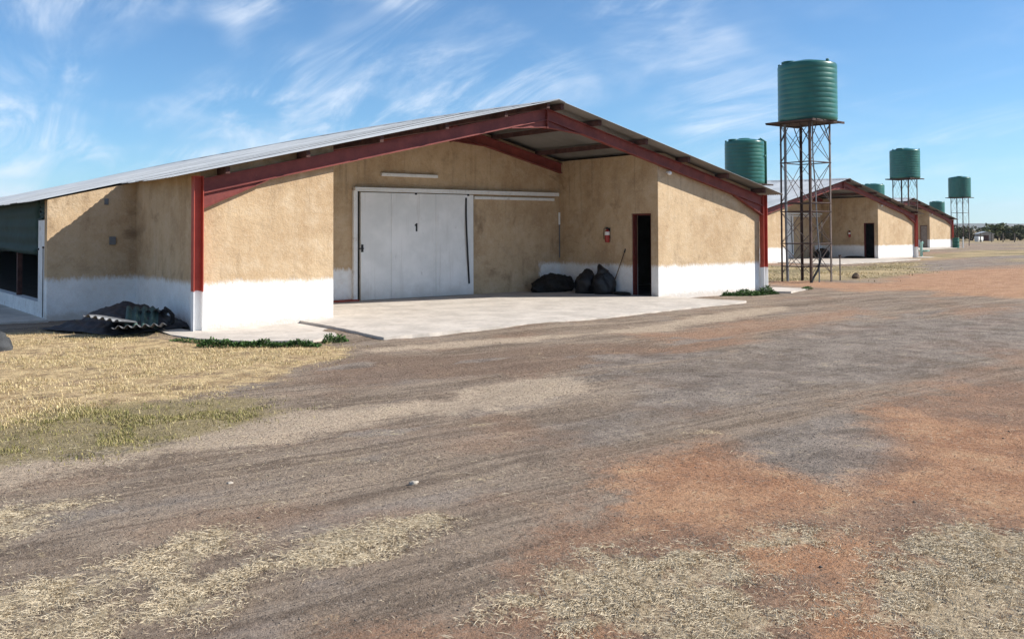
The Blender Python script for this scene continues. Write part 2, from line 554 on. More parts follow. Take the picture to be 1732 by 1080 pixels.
# ------------------------------------------------------------------ ground masks (where each kind of cover lies)
PATCH = {
 'drygrass': [(-3.65, 2.99), (-2.69, 2.19), (-0.55, -0.52), (0.4, -2.55), (0.89, -3.7), (0.23, -4.62), (-1.31, -5.55), (-2.22, -6.21), (-3.09, -6.6), (-3.83, -6.71), (-4.76, -6.72), (-9, -5), (-9, 4)],
 'green': [(-4.43, -7.12), (-3.93, -6.52), (-3.44, -6.06), (-2.71, -6.41), (-1.85, -6.86), (-1.88, -7.58), (-2.49, -8.01), (-3.06, -8.22), (-3.75, -8.26), (-4.34, -8.18), (-4.69, -8.01)],
 'sand1': [(-4.88, -8.07), (-4.31, -7.98), (-3.6, -8.18), (-2.9, -8.16), (-1.92, -7.73), (-1.27, -7.89), (-0.0, -7.64), (1.08, -7.5), (1.71, -8.02), (1.17, -8.69), (-0.2, -8.75), (-1.3, -8.41), (-2.39, -8.77), (-3.46, -8.77), (-4.47, -9.0), (-4.95, -8.92)],
 'sand2': [(0.89, -3.88), (2.85, -4.09), (5.13, -4.33), (9.26, -3.41), (12.35, -3.05), (11.13, -4.07), (6.28, -4.9), (3.09, -4.85), (0.84, -4.46)],
 'orange1': [(-1.35, -11.55), (-0.68, -11.22), (0.07, -11.01), (-0.06, -11.73), (0.02, -12.29), (0.7, -12.33), (1.9, -11.49), (2.77, -11.16), (2.84, -11.59), (2.86, -12.26), (3.06, -12.73), (0.44, -13.69), (0.15, -13.31), (0.0, -12.88), (-0.56, -12.59), (-1.39, -12.57), (-1.64, -12.23), (-1.71, -11.97)],
 'orange2': [(21.01, 4.1), (22.07, 1.16), (29.15, 2.73), (37.76, 2.66), (42.29, 0.29), (18.6, -7.71), (18.25, -5.69), (19.14, -2.63), (17.56, -1.26), (16.85, 0.77)],
 'orange3': [(-1.84, -13.23), (-1.54, -13.33), (-1.68, -13.62), (-1.95, -13.93), (-2.34, -13.75)],
 'orange4': [(-1.71, -12.55), (-1.08, -12.74), (-0.79, -13.04), (-1.07, -13.46), (-1.47, -13.44), (-1.77, -13.05)],
 'brown': [(0.71, -4.56), (2.87, -5.51), (5.32, -6.14), (7.42, -6.23), (5.16, -7.4), (3.0, -7.19), (0.45, -6.98), (-0.98, -6.84), (-0.83, -5.94)],
 'grey1': [(-0.03, -11.41), (0.99, -11.06), (2.25, -10.74), (2.47, -11.1), (0.98, -12.22), (0.09, -12.34), (-0.06, -11.93)],
 'grey2': [(0.14, -9.4), (2.13, -8.36), (5.16, -7.4), (9.9, -6.34), (15.55, -6.84), (17.15, -8.2), (8.63, -11.07), (7.61, -10.23), (3.95, -10.36), (2.07, -10.2), (0.43, -10.31), (-1.19, -11.03), (-1.93, -11.17), (-1.95, -10.81)],
 'strawA': [(-2.87, -12.42), (-2.44, -12.32), (-2.08, -12.38), (-1.89, -12.58), (-1.87, -12.87), (-1.98, -13.21), (-2.42, -13.56), (-2.89, -13.32), (-2.99, -12.71)],
 'strawB': [(-1.65, -12.54), (-1.27, -12.6), (-0.82, -12.75), (-0.9, -12.96), (-1.46, -12.82), (-1.73, -12.77)],
 'strawC': [(-1.25, -13.31), (-0.64, -13.23), (-0.12, -13.24), (0.08, -13.67), (-0.73, -14.11), (-1.61, -14.33), (-2.05, -13.98), (-1.74, -13.65)],
 'strawD': [(-4.92, -10.88), (-4.62, -10.89), (-4.11, -10.87), (-3.77, -10.67), (-3.52, -10.66), (-3.68, -10.98), (-4.12, -11.28), (-4.46, -11.24), (-4.83, -11.28), (-4.96, -11.26)],
 'strawE': [(-4.98, -11.36), (-4.63, -11.44), (-4.27, -11.31), (-3.69, -11.26), (-3.17, -11.15), (-2.56, -11.18), (-2.59, -11.34), (-3.26, -11.6), (-3.8, -11.53), (-4.2, -11.7), (-4.57, -11.71), (-5.01, -11.64)],
 'strawF': [(-4.65, -9.32), (-4.34, -9.42), (-4.18, -9.62), (-4.46, -10.05), (-4.75, -10.07)],
 'farroad': [(30.41, 6.86), (43.82, 10.59), (63.34, 13.59), (88.54, 11.44), (60.85, 3.41), (41.39, 4.21), (31.82, 3.16), (24.1, 2.41)],
 'weedyel': [(30.57, 11.29), (34.11, 7.97), (41.77, 9.83), (30.11, 3.25), (22.72, 1.55), (19.79, 3.19), (19.0, 8.0), (24, 14)],
 'fargreen': [(55.29, 17.16), (68.14, 19.74), (79.78, 17.37), (85.49, 14.87), (65.17, 11.68), (49.84, 10.9), (43.82, 10.59)],
 'rust': [(-2.79, -12.09), (-2.19, -11.73), (-1.61, -11.6), (-0.57, -10.87), (0.48, -10.79), (0.23, -12.16), (2.97, -10.93), (4.45, -10.77), (5.88, -11.41), (1.76, -13.39), (-1.49, -14.49), (-4.0, -12.5), (-3.72, -12.24), (-3.14, -12.29)],
 'orange5': [(5.75, -4.84), (8.25, -4.96), (12.84, -4.53), (11.81, -5.56), (7.65, -6.42), (4.77, -6.63)],
 'orange6': [(-3.12, -12.79), (-2.8, -12.81), (-2.6, -12.97), (-2.77, -13.21), (-3.22, -12.99)],
}


def poly_sd(x, y, poly):
    """signed distance, positive inside"""
    inside = np.zeros(x.shape, bool)
    best = np.full(x.shape, 1e9)
    n = len(poly)
    for i in range(n):
        x0, y0 = poly[i]
        x1, y1 = poly[(i + 1) % n]
        dx, dy = x1 - x0, y1 - y0
        t = np.clip(((x - x0) * dx + (y - y0) * dy) / (dx * dx + dy * dy + 1e-12), 0, 1)
        best = np.minimum(best, (x - x0 - t * dx) ** 2 + (y - y0 - t * dy) ** 2)
        cond = ((y0 > y) != (y1 > y))
        with np.errstate(divide='ignore', invalid='ignore'):
            xi = x0 + (y - y0) * dx / (dy if abs(dy) > 1e-9 else 1e-9)
        inside ^= cond & (x < xi)
    return np.where(inside, 1, -1) * np.sqrt(best)


def sstep(v, lo, hi):
    t = np.clip((v - lo) / (hi - lo), 0, 1)
    return t * t * (3 - 2 * t)


def patch(name, x, y, w, warp=0.5, freq=1.0, seed=3):
    n1 = fbm(x * freq, y * freq, 4, seed) - 0.5
    sdv = poly_sd(x, y, PATCH[name])
    return sstep(sdv + n1 * warp * 2, -w, w)


def masks(x, y):
    m = {}
    m['dry'] = patch('drygrass', x, y, 0.75, 0.7, 0.9, 5)
    m['green'] = patch('green', x, y, 0.35, 0.35, 1.4, 8)
    m['sand'] = np.maximum(patch('sand1', x, y, 0.45, 0.5, 1.1, 12), patch('sand2', x, y, 0.35, 0.35, 0.8, 13) * 0.85)
    m['orange'] = np.maximum.reduce([patch('orange1', x, y, 0.6, 0.5, 1.1, 21), patch('orange2', x, y, 1.2, 2.0, 0.4, 22),
                                     patch('orange3', x, y, 0.28, 0.2, 2.5, 23), patch('orange6', x, y, 0.25, 0.2, 2.5, 25), patch('orange4', x, y, 0.35, 0.35, 1.6, 24) * 0.9])
    st = np.maximum.reduce([patch('straw' + k, x, y, 0.24, 0.26, 3.2, 31 + i) for i, k in enumerate('ABCDEF')])
    m['straw'] = st
    m['grey'] = np.maximum.reduce([np.maximum(patch('grey1', x, y, 0.4, 0.4, 1.3, 41), sstep(fbm(x * 0.55 + 9, y * 1.5, 4, 47), 0.56, 0.68) * sstep(-y, 4.0, 5.5) * sstep(y, -11.0, -9.5) * 0.9), patch('grey2', x, y, 0.9, 1.2, 0.6, 42) * 0.85,
                                   patch('farroad', x, y, 1.2, 1.6, 0.25, 43) * 0.8])
    m['rust'] = patch('rust', x, y, 0.45, 0.45, 1.0, 53)
    m['tint'] = np.maximum(patch('orange5', x, y, 0.8, 0.8, 0.6, 54), sstep(x, 0, 6) * sstep(-y, 4.5, 7) * sstep(fbm(x * 0.35 + 3, y * 0.9, 4, 56), 0.42, 0.62) * 0.85)
    dc = np.hypot(x - CAM.x, y - CAM.y)
    m['tint'] = np.maximum(m['tint'], sstep(dc, 28, 42) * sstep(-dc, -120, -95) * sstep(fbm(x * 0.07 + 5, y * 0.2, 4, 57), 0.40, 0.6) * 0.9)
    m['brown'] = patch('brown', x, y, 0.7, 0.7, 0.6, 51)
    m['weed'] = np.maximum.reduce([patch('weedyel', x, y, 1.2, 1.6, 0.3, 61), patch('fargreen', x, y, 1.5, 2.0, 0.2, 62) * 0.8])
    d = np.hypot(x - CAM.x, y - CAM.y)
    m['weed'] = np.maximum(m['weed'], np.maximum(sstep(d, 95, 125) * (0.35 + 0.65 * sstep(fbm(x * 0.02, y * 0.05, 3, 63), 0.35, 0.6)), sstep(d, 38, 60) * sstep(fbm(x * 0.06, y * 0.16, 4, 64), 0.46, 0.62) * 0.65))
    m['dry'] = np.maximum(m['dry'], sstep(-x, 6, 9) * sstep(y, -8, -6))
    return m


def ground_z(x, y):
    d = np.hypot(x - CAM.x, y - CAM.y)
    amp = 1.0 / (1 + (d / 60) ** 2)
    z = -0.06 + amp * (0.06 * (fbm(x * 0.45, y * 0.45, 3, 71) - 0.5) + 0.022 * (fbm(x * 2.5, y * 2.5, 3, 72) - 0.5) + 0.012 * (fbm(x * 9, y * 9, 2, 73) - 0.5))
    # soil spilling up to the front edge of the apron
    yf = np.interp(x, [1.7, 3.4, 6.0, 9.0, 11.1, 12.0, 12.6], [-3.32, -3.22, -3.1, -2.72, -2.5, -1.7, -0.8])
    z = z + 0.052 * sstep(x, 2.2, 5.0) * sstep(-x, -14.5, -13.0) * np.exp(-((y - yf + 0.1) / 0.55) ** 2)
    z = z + 0.028 * np.exp(-((x - 1.72) / 0.35) ** 2) * sstep(y, -4.2, -3.2) * sstep(-y, 0.6, 1.4)
    # shallow wheel ruts along the track
    u = x * 0.97 + y * 0.24
    v = -x * 0.24 + y * 0.97
    for c in (-9.1, -7.6):
        z = z - amp * 0.02 * np.exp(-((v - c - 0.35 * np.sin(u * 0.22)) / 0.22) ** 2)
    return z


def axis(lo, hi, step, far_lo, far_hi, grow=1.13):
    a = list(np.arange(lo, hi, step))
    s, p = step, a[-1]
    while p < far_hi:
        s *= grow
        p += s
        a.append(p)
    s, p = step, a[0]
    b = []
    while p > far_lo:
        s *= grow
        p -= s
        b.append(p)
    return np.array(b[::-1] + a)


def build_ground():
    xs = axis(-6.0, 8.0, 0.055, -9000, 9000, 1.06)
    ys = axis(-14.5, -3.0, 0.055, -9000, 9000, 1.06)
    X, Y = np.meshgrid(xs, ys)
    x, y = X.ravel(), Y.ravel()
    z = ground_z(x, y)
    nx, ny = len(xs), len(ys)
    idx = np.arange(nx * ny).reshape(ny, nx)
    q = np.stack([idx[:-1, :-1], idx[:-1, 1:], idx[1:, 1:], idx[1:, :-1]], -1).reshape(-1, 4)
    me = bpy.data.meshes.new('ground')
    me.vertices.add(len(x))
    me.vertices.foreach_set('co', np.stack([x, y, z], 1).ravel().astype(np.float32))
    me.loops.add(q.size)
    me.loops.foreach_set('vertex_index', q.ravel().astype(np.int32))
    me.polygons.add(len(q))
    me.polygons.foreach_set('loop_start', (np.arange(len(q)) * 4).astype(np.int32))
    me.polygons.foreach_set('loop_total', np.full(len(q), 4, np.int32))
    me.polygons.foreach_set('use_smooth', np.ones(len(q), bool))
    me.update()
    m = masks(x, y)
    for nm, ks in (('cover_a', ('dry', 'green', 'sand', 'orange')), ('cover_b', ('straw', 'grey', 'brown', 'weed')), ('cover_c', ('rust', 'tint', 'rust', 'tint'))):
        at = me.attributes.new(nm, 'FLOAT_COLOR', 'POINT')
        at.data.foreach_set('color', np.stack([m[k] for k in ks], 1).ravel().astype(np.float32))
    M = Mat('farm yard ground')
    p = M.pos()
    dry, green, sand, orange = M.attr('cover_a')
    straw, grey, brown, weed = M.attr('cover_b')
    rust, tint, _u1, _u2 = M.attr('cover_c')
    n_fine = M.noise(p, 38, 6, 0.7)
    n_grain = M.noise(p, 150, 3, 0.6)
    n_mid = M.noise(p, 5.5, 7, 0.68, 0.3)
    n_mid2 = M.noise(M.map(p, (1, 1, 1), (0, 0, 0), (31, 17, 3)), 2.2, 8, 0.68, 0.4)
    n_big = M.noise(p, 0.6, 5, 0.6)
    n_big2 = M.noise(M.map(p, (0.6, 1.3, 1), (0, 0, rad(-14)), (7, 3, 1)), 0.9, 6, 0.62, 0.4)
    streak = M.noise(M.map(p, (0.16, 1.5, 1), (0, 0, rad(-14))), 1.3, 7, 0.62, 0.25)
    streak2 = M.noise(M.map(p, (0.5, 5.0, 1), (0, 0, rad(-12))), 1.6, 6, 0.66, 0.2)

    def cover(mask, amp, lo=0.38, hi=0.62, top=1.0):
        mix = M.math('ADD', M.math('MULTIPLY', M.math('SUBTRACT', n_mid, 0.5), amp), M.math('MULTIPLY', M.math('SUBTRACT', n_fine, 0.5), amp * 0.9))
        mix = M.math('ADD', mix, M.math('MULTIPLY', M.math('SUBTRACT', n_mid2, 0.5), amp))
        return M.ss(M.math('ADD', mask, mix), lo, hi, 0, top)
    col = M.mix(M.ss(streak, 0.36, 0.64), (0.170, 0.130, 0.098), (0.280, 0.230, 0.183))
    col = M.mix(M.ss(streak2, 0.5, 0.68, 0, 0.6), col, (0.35, 0.29, 0.23))
    col = M.mix(M.ss(streak2, 0.47, 0.30, 0, 0.6), col, (0.098, 0.079, 0.067))
    col = M.mix(M.ss(n_big2, 0.52, 0.66, 0, 0.55), col, (0.245, 0.222, 0.208))
    col = M.mix(M.ss(n_big2, 0.49, 0.35, 0, 0.75), col, (0.108, 0.080, 0.062))
    tyre = M.noise(M.map(p, (0.07, 6.5, 1), (0, 0, rad(-15))), 1.5, 4, 0.6, 0.35)
    col = M.mix(M.ss(tyre, 0.54, 0.62, 0, 0.6), col, (0.325, 0.265, 0.21))
    col = M.mix(M.ss(tyre, 0.46, 0.38, 0, 0.65), col, (0.110, 0.085, 0.067))
    col = M.mix(M.ss(n_big, 0.5, 0.66, 0, 0.45), col, (0.25, 0.150, 0.098))
    col = M.mix(cover(brown, 0.7, 0.3, 0.8, 0.75), col, M.mix(streak, (0.115, 0.075, 0.055), (0.205, 0.135, 0.097)))
    col = M.mix(cover(rust, 1.1, 0.25, 1.0, 0.85), col, M.mix(M.ss(n_mid2, 0.3, 0.7), (0.185, 0.098, 0.060), (0.335, 0.200, 0.128)))
    col = M.mix(cover(tint, 1.2, 0.3, 1.0, 0.6), col, (0.34, 0.19, 0.115))
    col = M.mix(cover(grey, 1.0, 0.3, 0.9, 0.8), col, M.mix(M.ss(n_mid2, 0.32, 0.68), (0.085, 0.075, 0.070), (0.285, 0.258, 0.236)))
    col = M.mix(cover(orange, 1.2, 0.2, 1.05, 0.9), col, M.mix(M.ss(n_mid2, 0.3, 0.7), (0.33, 0.155, 0.078), (0.48, 0.285, 0.165)))
    col = M.mix(cover(sand, 1.0, 0.3, 0.85, 0.85), col, M.mix(n_mid, (0.34, 0.27, 0.20), (0.58, 0.49, 0.385)))
    drycol = M.mix(M.ss(n_mid, 0.35, 0.68), (0.32, 0.225, 0.115), (0.68, 0.535, 0.295))
    drycol = M.mix(M.ss(M.noise(p, 1.5, 6, 0.65), 0.52, 0.68, 0, 0.6), drycol, (0.40, 0.28, 0.185))
    drycol = M.mix(M.ss(M.noise(p, 2.6, 6, 0.65), 0.55, 0.66, 0, 0.8), drycol, (0.17, 0.12, 0.07))
    col = M.mix(cover(dry, 0.9, 0.3, 0.75), col, drycol)
    col = M.mix(cover(green, 1.2, 0.15, 0.80, 0.85), col, M.mix(n_mid2, (0.13, 0.115, 0.040), (0.36, 0.30, 0.15)))
    col = M.mix(cover(weed, 0.9, 0.3, 0.8, 0.9), col, M.mix(M.ss(M.noise(p, 0.35, 6, 0.65), 0.4, 0.65), (0.19, 0.165, 0.075), (0.46, 0.36, 0.195)))
    col = M.mix(cover(straw, 2.2, 0.40, 1.05, 0.85), col, M.mix(M.ss(n_fine, 0.35, 0.65), (0.30, 0.245, 0.155), (0.54, 0.47, 0.33)))
    # grit: pale and dark specks
    vo = M.voronoi(p, 34)
    vc = M.voronoi(p, 34, 'Color')
    r, g, b = M.n.new('ShaderNodeSeparateColor').outputs, None, None
    sepc = M.n.new('ShaderNodeSeparateColor')
    M.l.new(vc, sepc.inputs[0])
    near = M.math('MULTIPLY', M.ss(vo, 0.30, 0.20), M.ss(sepc.outputs[0], 0.80, 0.84))
    col = M.mix(M.math('MULTIPLY', near, M.ss(sepc.outputs[1], 0.3, 0.7, 0.2, 0.7)), col, M.mix(M.ss(sepc.outputs[2], 0.62, 0.66), (0.045, 0.040, 0.040), (0.42, 0.37, 0.32)))
    n_clod = M.noise(M.map(p, (1, 1, 1), (0, 0, 0), (3, 8, 1)), 17, 7, 0.75)
    col = M.mix(M.ss(n_grain, 0.42, 0.66, 0.0, 0.6), col, M.mix(0.5, col, (0.52, 0.45, 0.38)))
    col = M.mix(M.ss(n_fine, 0.50, 0.36, 0.0, 0.75), col, M.mix(0.62, col, (0.045, 0.034, 0.028)))
    col = M.mix(M.ss(n_clod, 0.53, 0.66, 0.0, 0.6), col, M.mix(0.45, col, (0.50, 0.43, 0.35)))
    col = M.mix(M.ss(n_clod, 0.46, 0.34, 0.0, 0.65), col, M.mix(0.5, col, (0.05, 0.038, 0.031)))
    col = M.mix(1.0, col, (1.12, 1.06, 1.00), 'MULTIPLY')
    M.bump(M.math('ADD', M.math('MULTIPLY', n_fine, 0.7), M.math('ADD', M.math('MULTIPLY_ADD', n_grain, 0.3, M.math('MULTIPLY', n_clod, 0.9)), n_mid)), 0.9, 0.04)
    me.materials.append(M.done(col, 0.95, 0, 0.1))
    o = bpy.data.objects.new('ground', me)
    COL.objects.link(o)
    tag(o, 'dusty farm yard of grey gravel, orange soil and dry grass', None, None, 'structure')


build_ground()


# ------------------------------------------------------------------ distant hills
def build_hills():
    M = Mat('distant scrub hills')
    p = M.pos()
    col = M.mix(M.ss(M.noise(p, 0.008, 6, 0.6), 0.35, 0.65), (0.060, 0.062, 0.040), (0.145, 0.125, 0.080))
    mat = M.done(col, 0.95, 0, 0.1)
    na, nr = 150, 14
    vs, fs = [], []
    for i in range(na):
        a = rad(-70 + 190 * i / (na - 1))
        for j in range(nr):
            t = j / (nr - 1)
            r = 3300 + 1500 * t
            u = np.array([a * 7.0]); 
            ridge = 30 + 26 * (float(fbm(u, u * 0, 4, 5)[0]) - 0.5)
            h = ridge * math.sin(math.pi * min(1, t * 1.02)) ** 0.8 * (0.85 + 0.3 * float(fbm(np.array([a * 30.0]), np.array([t * 4]), 3, 9)[0]))
            vs.append((CAM.x + r * math.cos(a), CAM.y + r * math.sin(a), -1.0 + h))
    for i in range(na - 1):
        for j in range(nr - 1):
            k = i * nr + j
            fs.append((k, k + nr, k + nr + 1, k + 1))
    o = MB().add(vs, fs).build('hills', mat, None, True)
    tag(o, 'low blue hills along the horizon', None, None, 'structure')


build_hills()

# ------------------------------------------------------------------ the poultry houses
W, HR, SL = 15.43, 4.511, 0.2347          # width between columns, ridge height, roof slope
A, B, D, E_ = 2.53, 11.41, 3.74, 1.656    # porch edges, porch depth, extra width of the rear house
OV = 0.52
OEL, OER = 0.62, 0.38                        # overhang at the gable, at the eave
LEN = 76.0
MID = W / 2


def zr(x):
    return HR - SL * abs(x - MID)


RY = [-0.4, 1.5, 4.3, 7.4, 12.9, 25, 36, 50, 80]
RZ = [0, 0.045, 0.11, 0.145, 0.17, 0.17, 0.10, -0.03, -0.1]


def ridge_lift(y):
    return float(np.interp(y, RY, RZ))


def corr_profile(width, pitch, amp, per=6):
    n = int(round(width / pitch)) * per
    return [(-width / 2 + width * i / n, amp * math.sin(2 * math.pi * i / per)) for i in range(n + 1)]


_sheets = {}


def sheet_mesh(side, length, width, mat, pitch=0.0762, amp=0.009, name='roof_sheet'):
    key = (side, round(length, 3), width)
    if key not in _sheets:
        pr = corr_profile(width, pitch, amp)
        vs, fs = [], []
        for k in range(3):
            for y, z in pr:
                vs.append((side * length * k / 2, y, z))
        n = len(pr)
        for k in range(2):
            for i in range(n - 1):
                f_ = (k * n + i, (k + 1) * n + i, (k + 1) * n + i + 1, k * n + i + 1)
                fs.append(f_ if side > 0 else f_[::-1])      # faces look up; the underside, coloured darker for its shade, looks down
        me = bpy.data.meshes.new(name)
        me.from_pydata(vs, [], fs)
        me.polygons.foreach_set('use_smooth', [True] * len(fs))
        me.materials.append(mat)
        _sheets[key] = me
    return _sheets[key]


def long_sheeting(side, x_eave, y0, y1):
    """the rest of a roof slope, corrugated, as one mesh"""
    mb = MB()
    step = 0.0254 if y1 - y0 < 30 else 0.05
    n = int((y1 - y0) / step)
    vs, fs = [], []
    for i in range(n + 1):
        y = y0 + (y1 - y0) * i / n
        dz = 0.009 * math.sin(2 * math.pi * y / 0.2) + 0.012 * math.sin(int(y / 0.76) * 2.3)
        ze = zr(x_eave)
        vs.append((MID, y, HR + ridge_lift(y) + dz))
        vs.append((x_eave, y, ze + dz))
    for i in range(n):
        f_ = (2 * i, 2 * i + 1, 2 * i + 3, 2 * i + 2)
        fs.append(f_ if side > 0 else f_[::-1])
    mb.add(vs, fs)
    mb.open_ = True
    return mb


def i_beam(mb, p0, p1, depth, yc, fw=0.13, web=0.012, ft=0.016):
    """I section in the x-z plane from p0 to p1 (top edge line), hanging down by depth"""
    (x0, z0), (x1, z1) = p0, p1
    mb.prism_y([(x0, z0 - ft), (x1, z1 - ft), (x1, z1 - depth + ft), (x0, z0 - depth + ft)], yc - web / 2, yc + web / 2)
    mb.prism_y([(x0, z0), (x1, z1), (x1, z1 - ft), (x0, z0 - ft)], yc - fw / 2, yc + fw / 2)
    mb.prism_y([(x0, z0 - depth + ft), (x1, z1 - depth + ft), (x1, z1 - depth), (x0, z0 - depth)], yc - fw / 2, yc + fw / 2)


def wall_top(x, g=0.015):
    return zr(x) - g


def make_portal_frame(root, yc, columns=True, mat=None, haunch=True):
    mat = mat or MT['red']
    top = lambda x: zr(x) - 0.135
    for s in (-1, 1):
        xe = 0.02 if s < 0 else W - 0.02
        mb = MB()
        i_beam(mb, (xe, top(xe)), (MID, top(MID)), 0.26, yc)
        # gusset under the ridge
        xa = MID + s * 1.0
        za, zm = top(xa) - 0.262, top(MID) - 0.262
        mb.prism_y([(xa, za), (MID - s * 0.012, zm), (MID - s * 0.012, zm - 0.15)], yc - 0.006, yc + 0.006)
        mb.prism_y([(xa, za), (MID - s * 0.012, zm - 0.15), (MID - s * 0.012, zm - 0.164), (xa, za - 0.014)], yc - 0.062, yc + 0.062)
        if haunch:
            xh = xe - s * 1.15
            zh, z0 = top(xh) - 0.262, top(xe) - 0.262
            mb.prism_y([(xe, z0), (xh, zh), (xe, z0 - 0.24)], yc - 0.006, yc + 0.006)
            mb.prism_y([(xe, z0 - 0.24), (xh, zh), (xh, zh - 0.014), (xe, z0 - 0.254)], yc - 0.062, yc + 0.062)
        mb.build('rafter', mat, root)
    # end plates at the ridge with their bolts
    mb = MB()
    mb.box(MID - 0.011, MID + 0.011, yc - 0.075, yc + 0.075, top(MID) - 0.45, top(MID) + 0.004)
    for zz in (0.08, 0.2, 0.32, 0.41):
        for yy in (-0.045, 0.045):
            mb.tube([(MID - 0.035, yc + yy, top(MID) - zz), (MID + 0.035, yc + yy, top(MID) - zz)], 0.012, 6)
    mb.build('ridge_plate', mat, root)
    if columns:
        for xc in (-0.075, W + 0.075):
            mb = MB()
            zt = top(min(max(xc, 0), W)) + 0.03
            mb.box(xc - 0.085, xc - 0.071, yc - 0.07, yc + 0.07, -0.1, zt)
            mb.box(xc + 0.071, xc + 0.085, yc - 0.07, yc + 0.07, -0.1, zt)
            mb.box(xc - 0.071, xc + 0.071, yc + 0.02, yc + 0.03, -0.1, zt)
            mb.box(xc - 0.085, xc + 0.085, yc - 0.07, yc + 0.07, zt, zt + 0.012)
            mb.build('column', MT['column'], root)


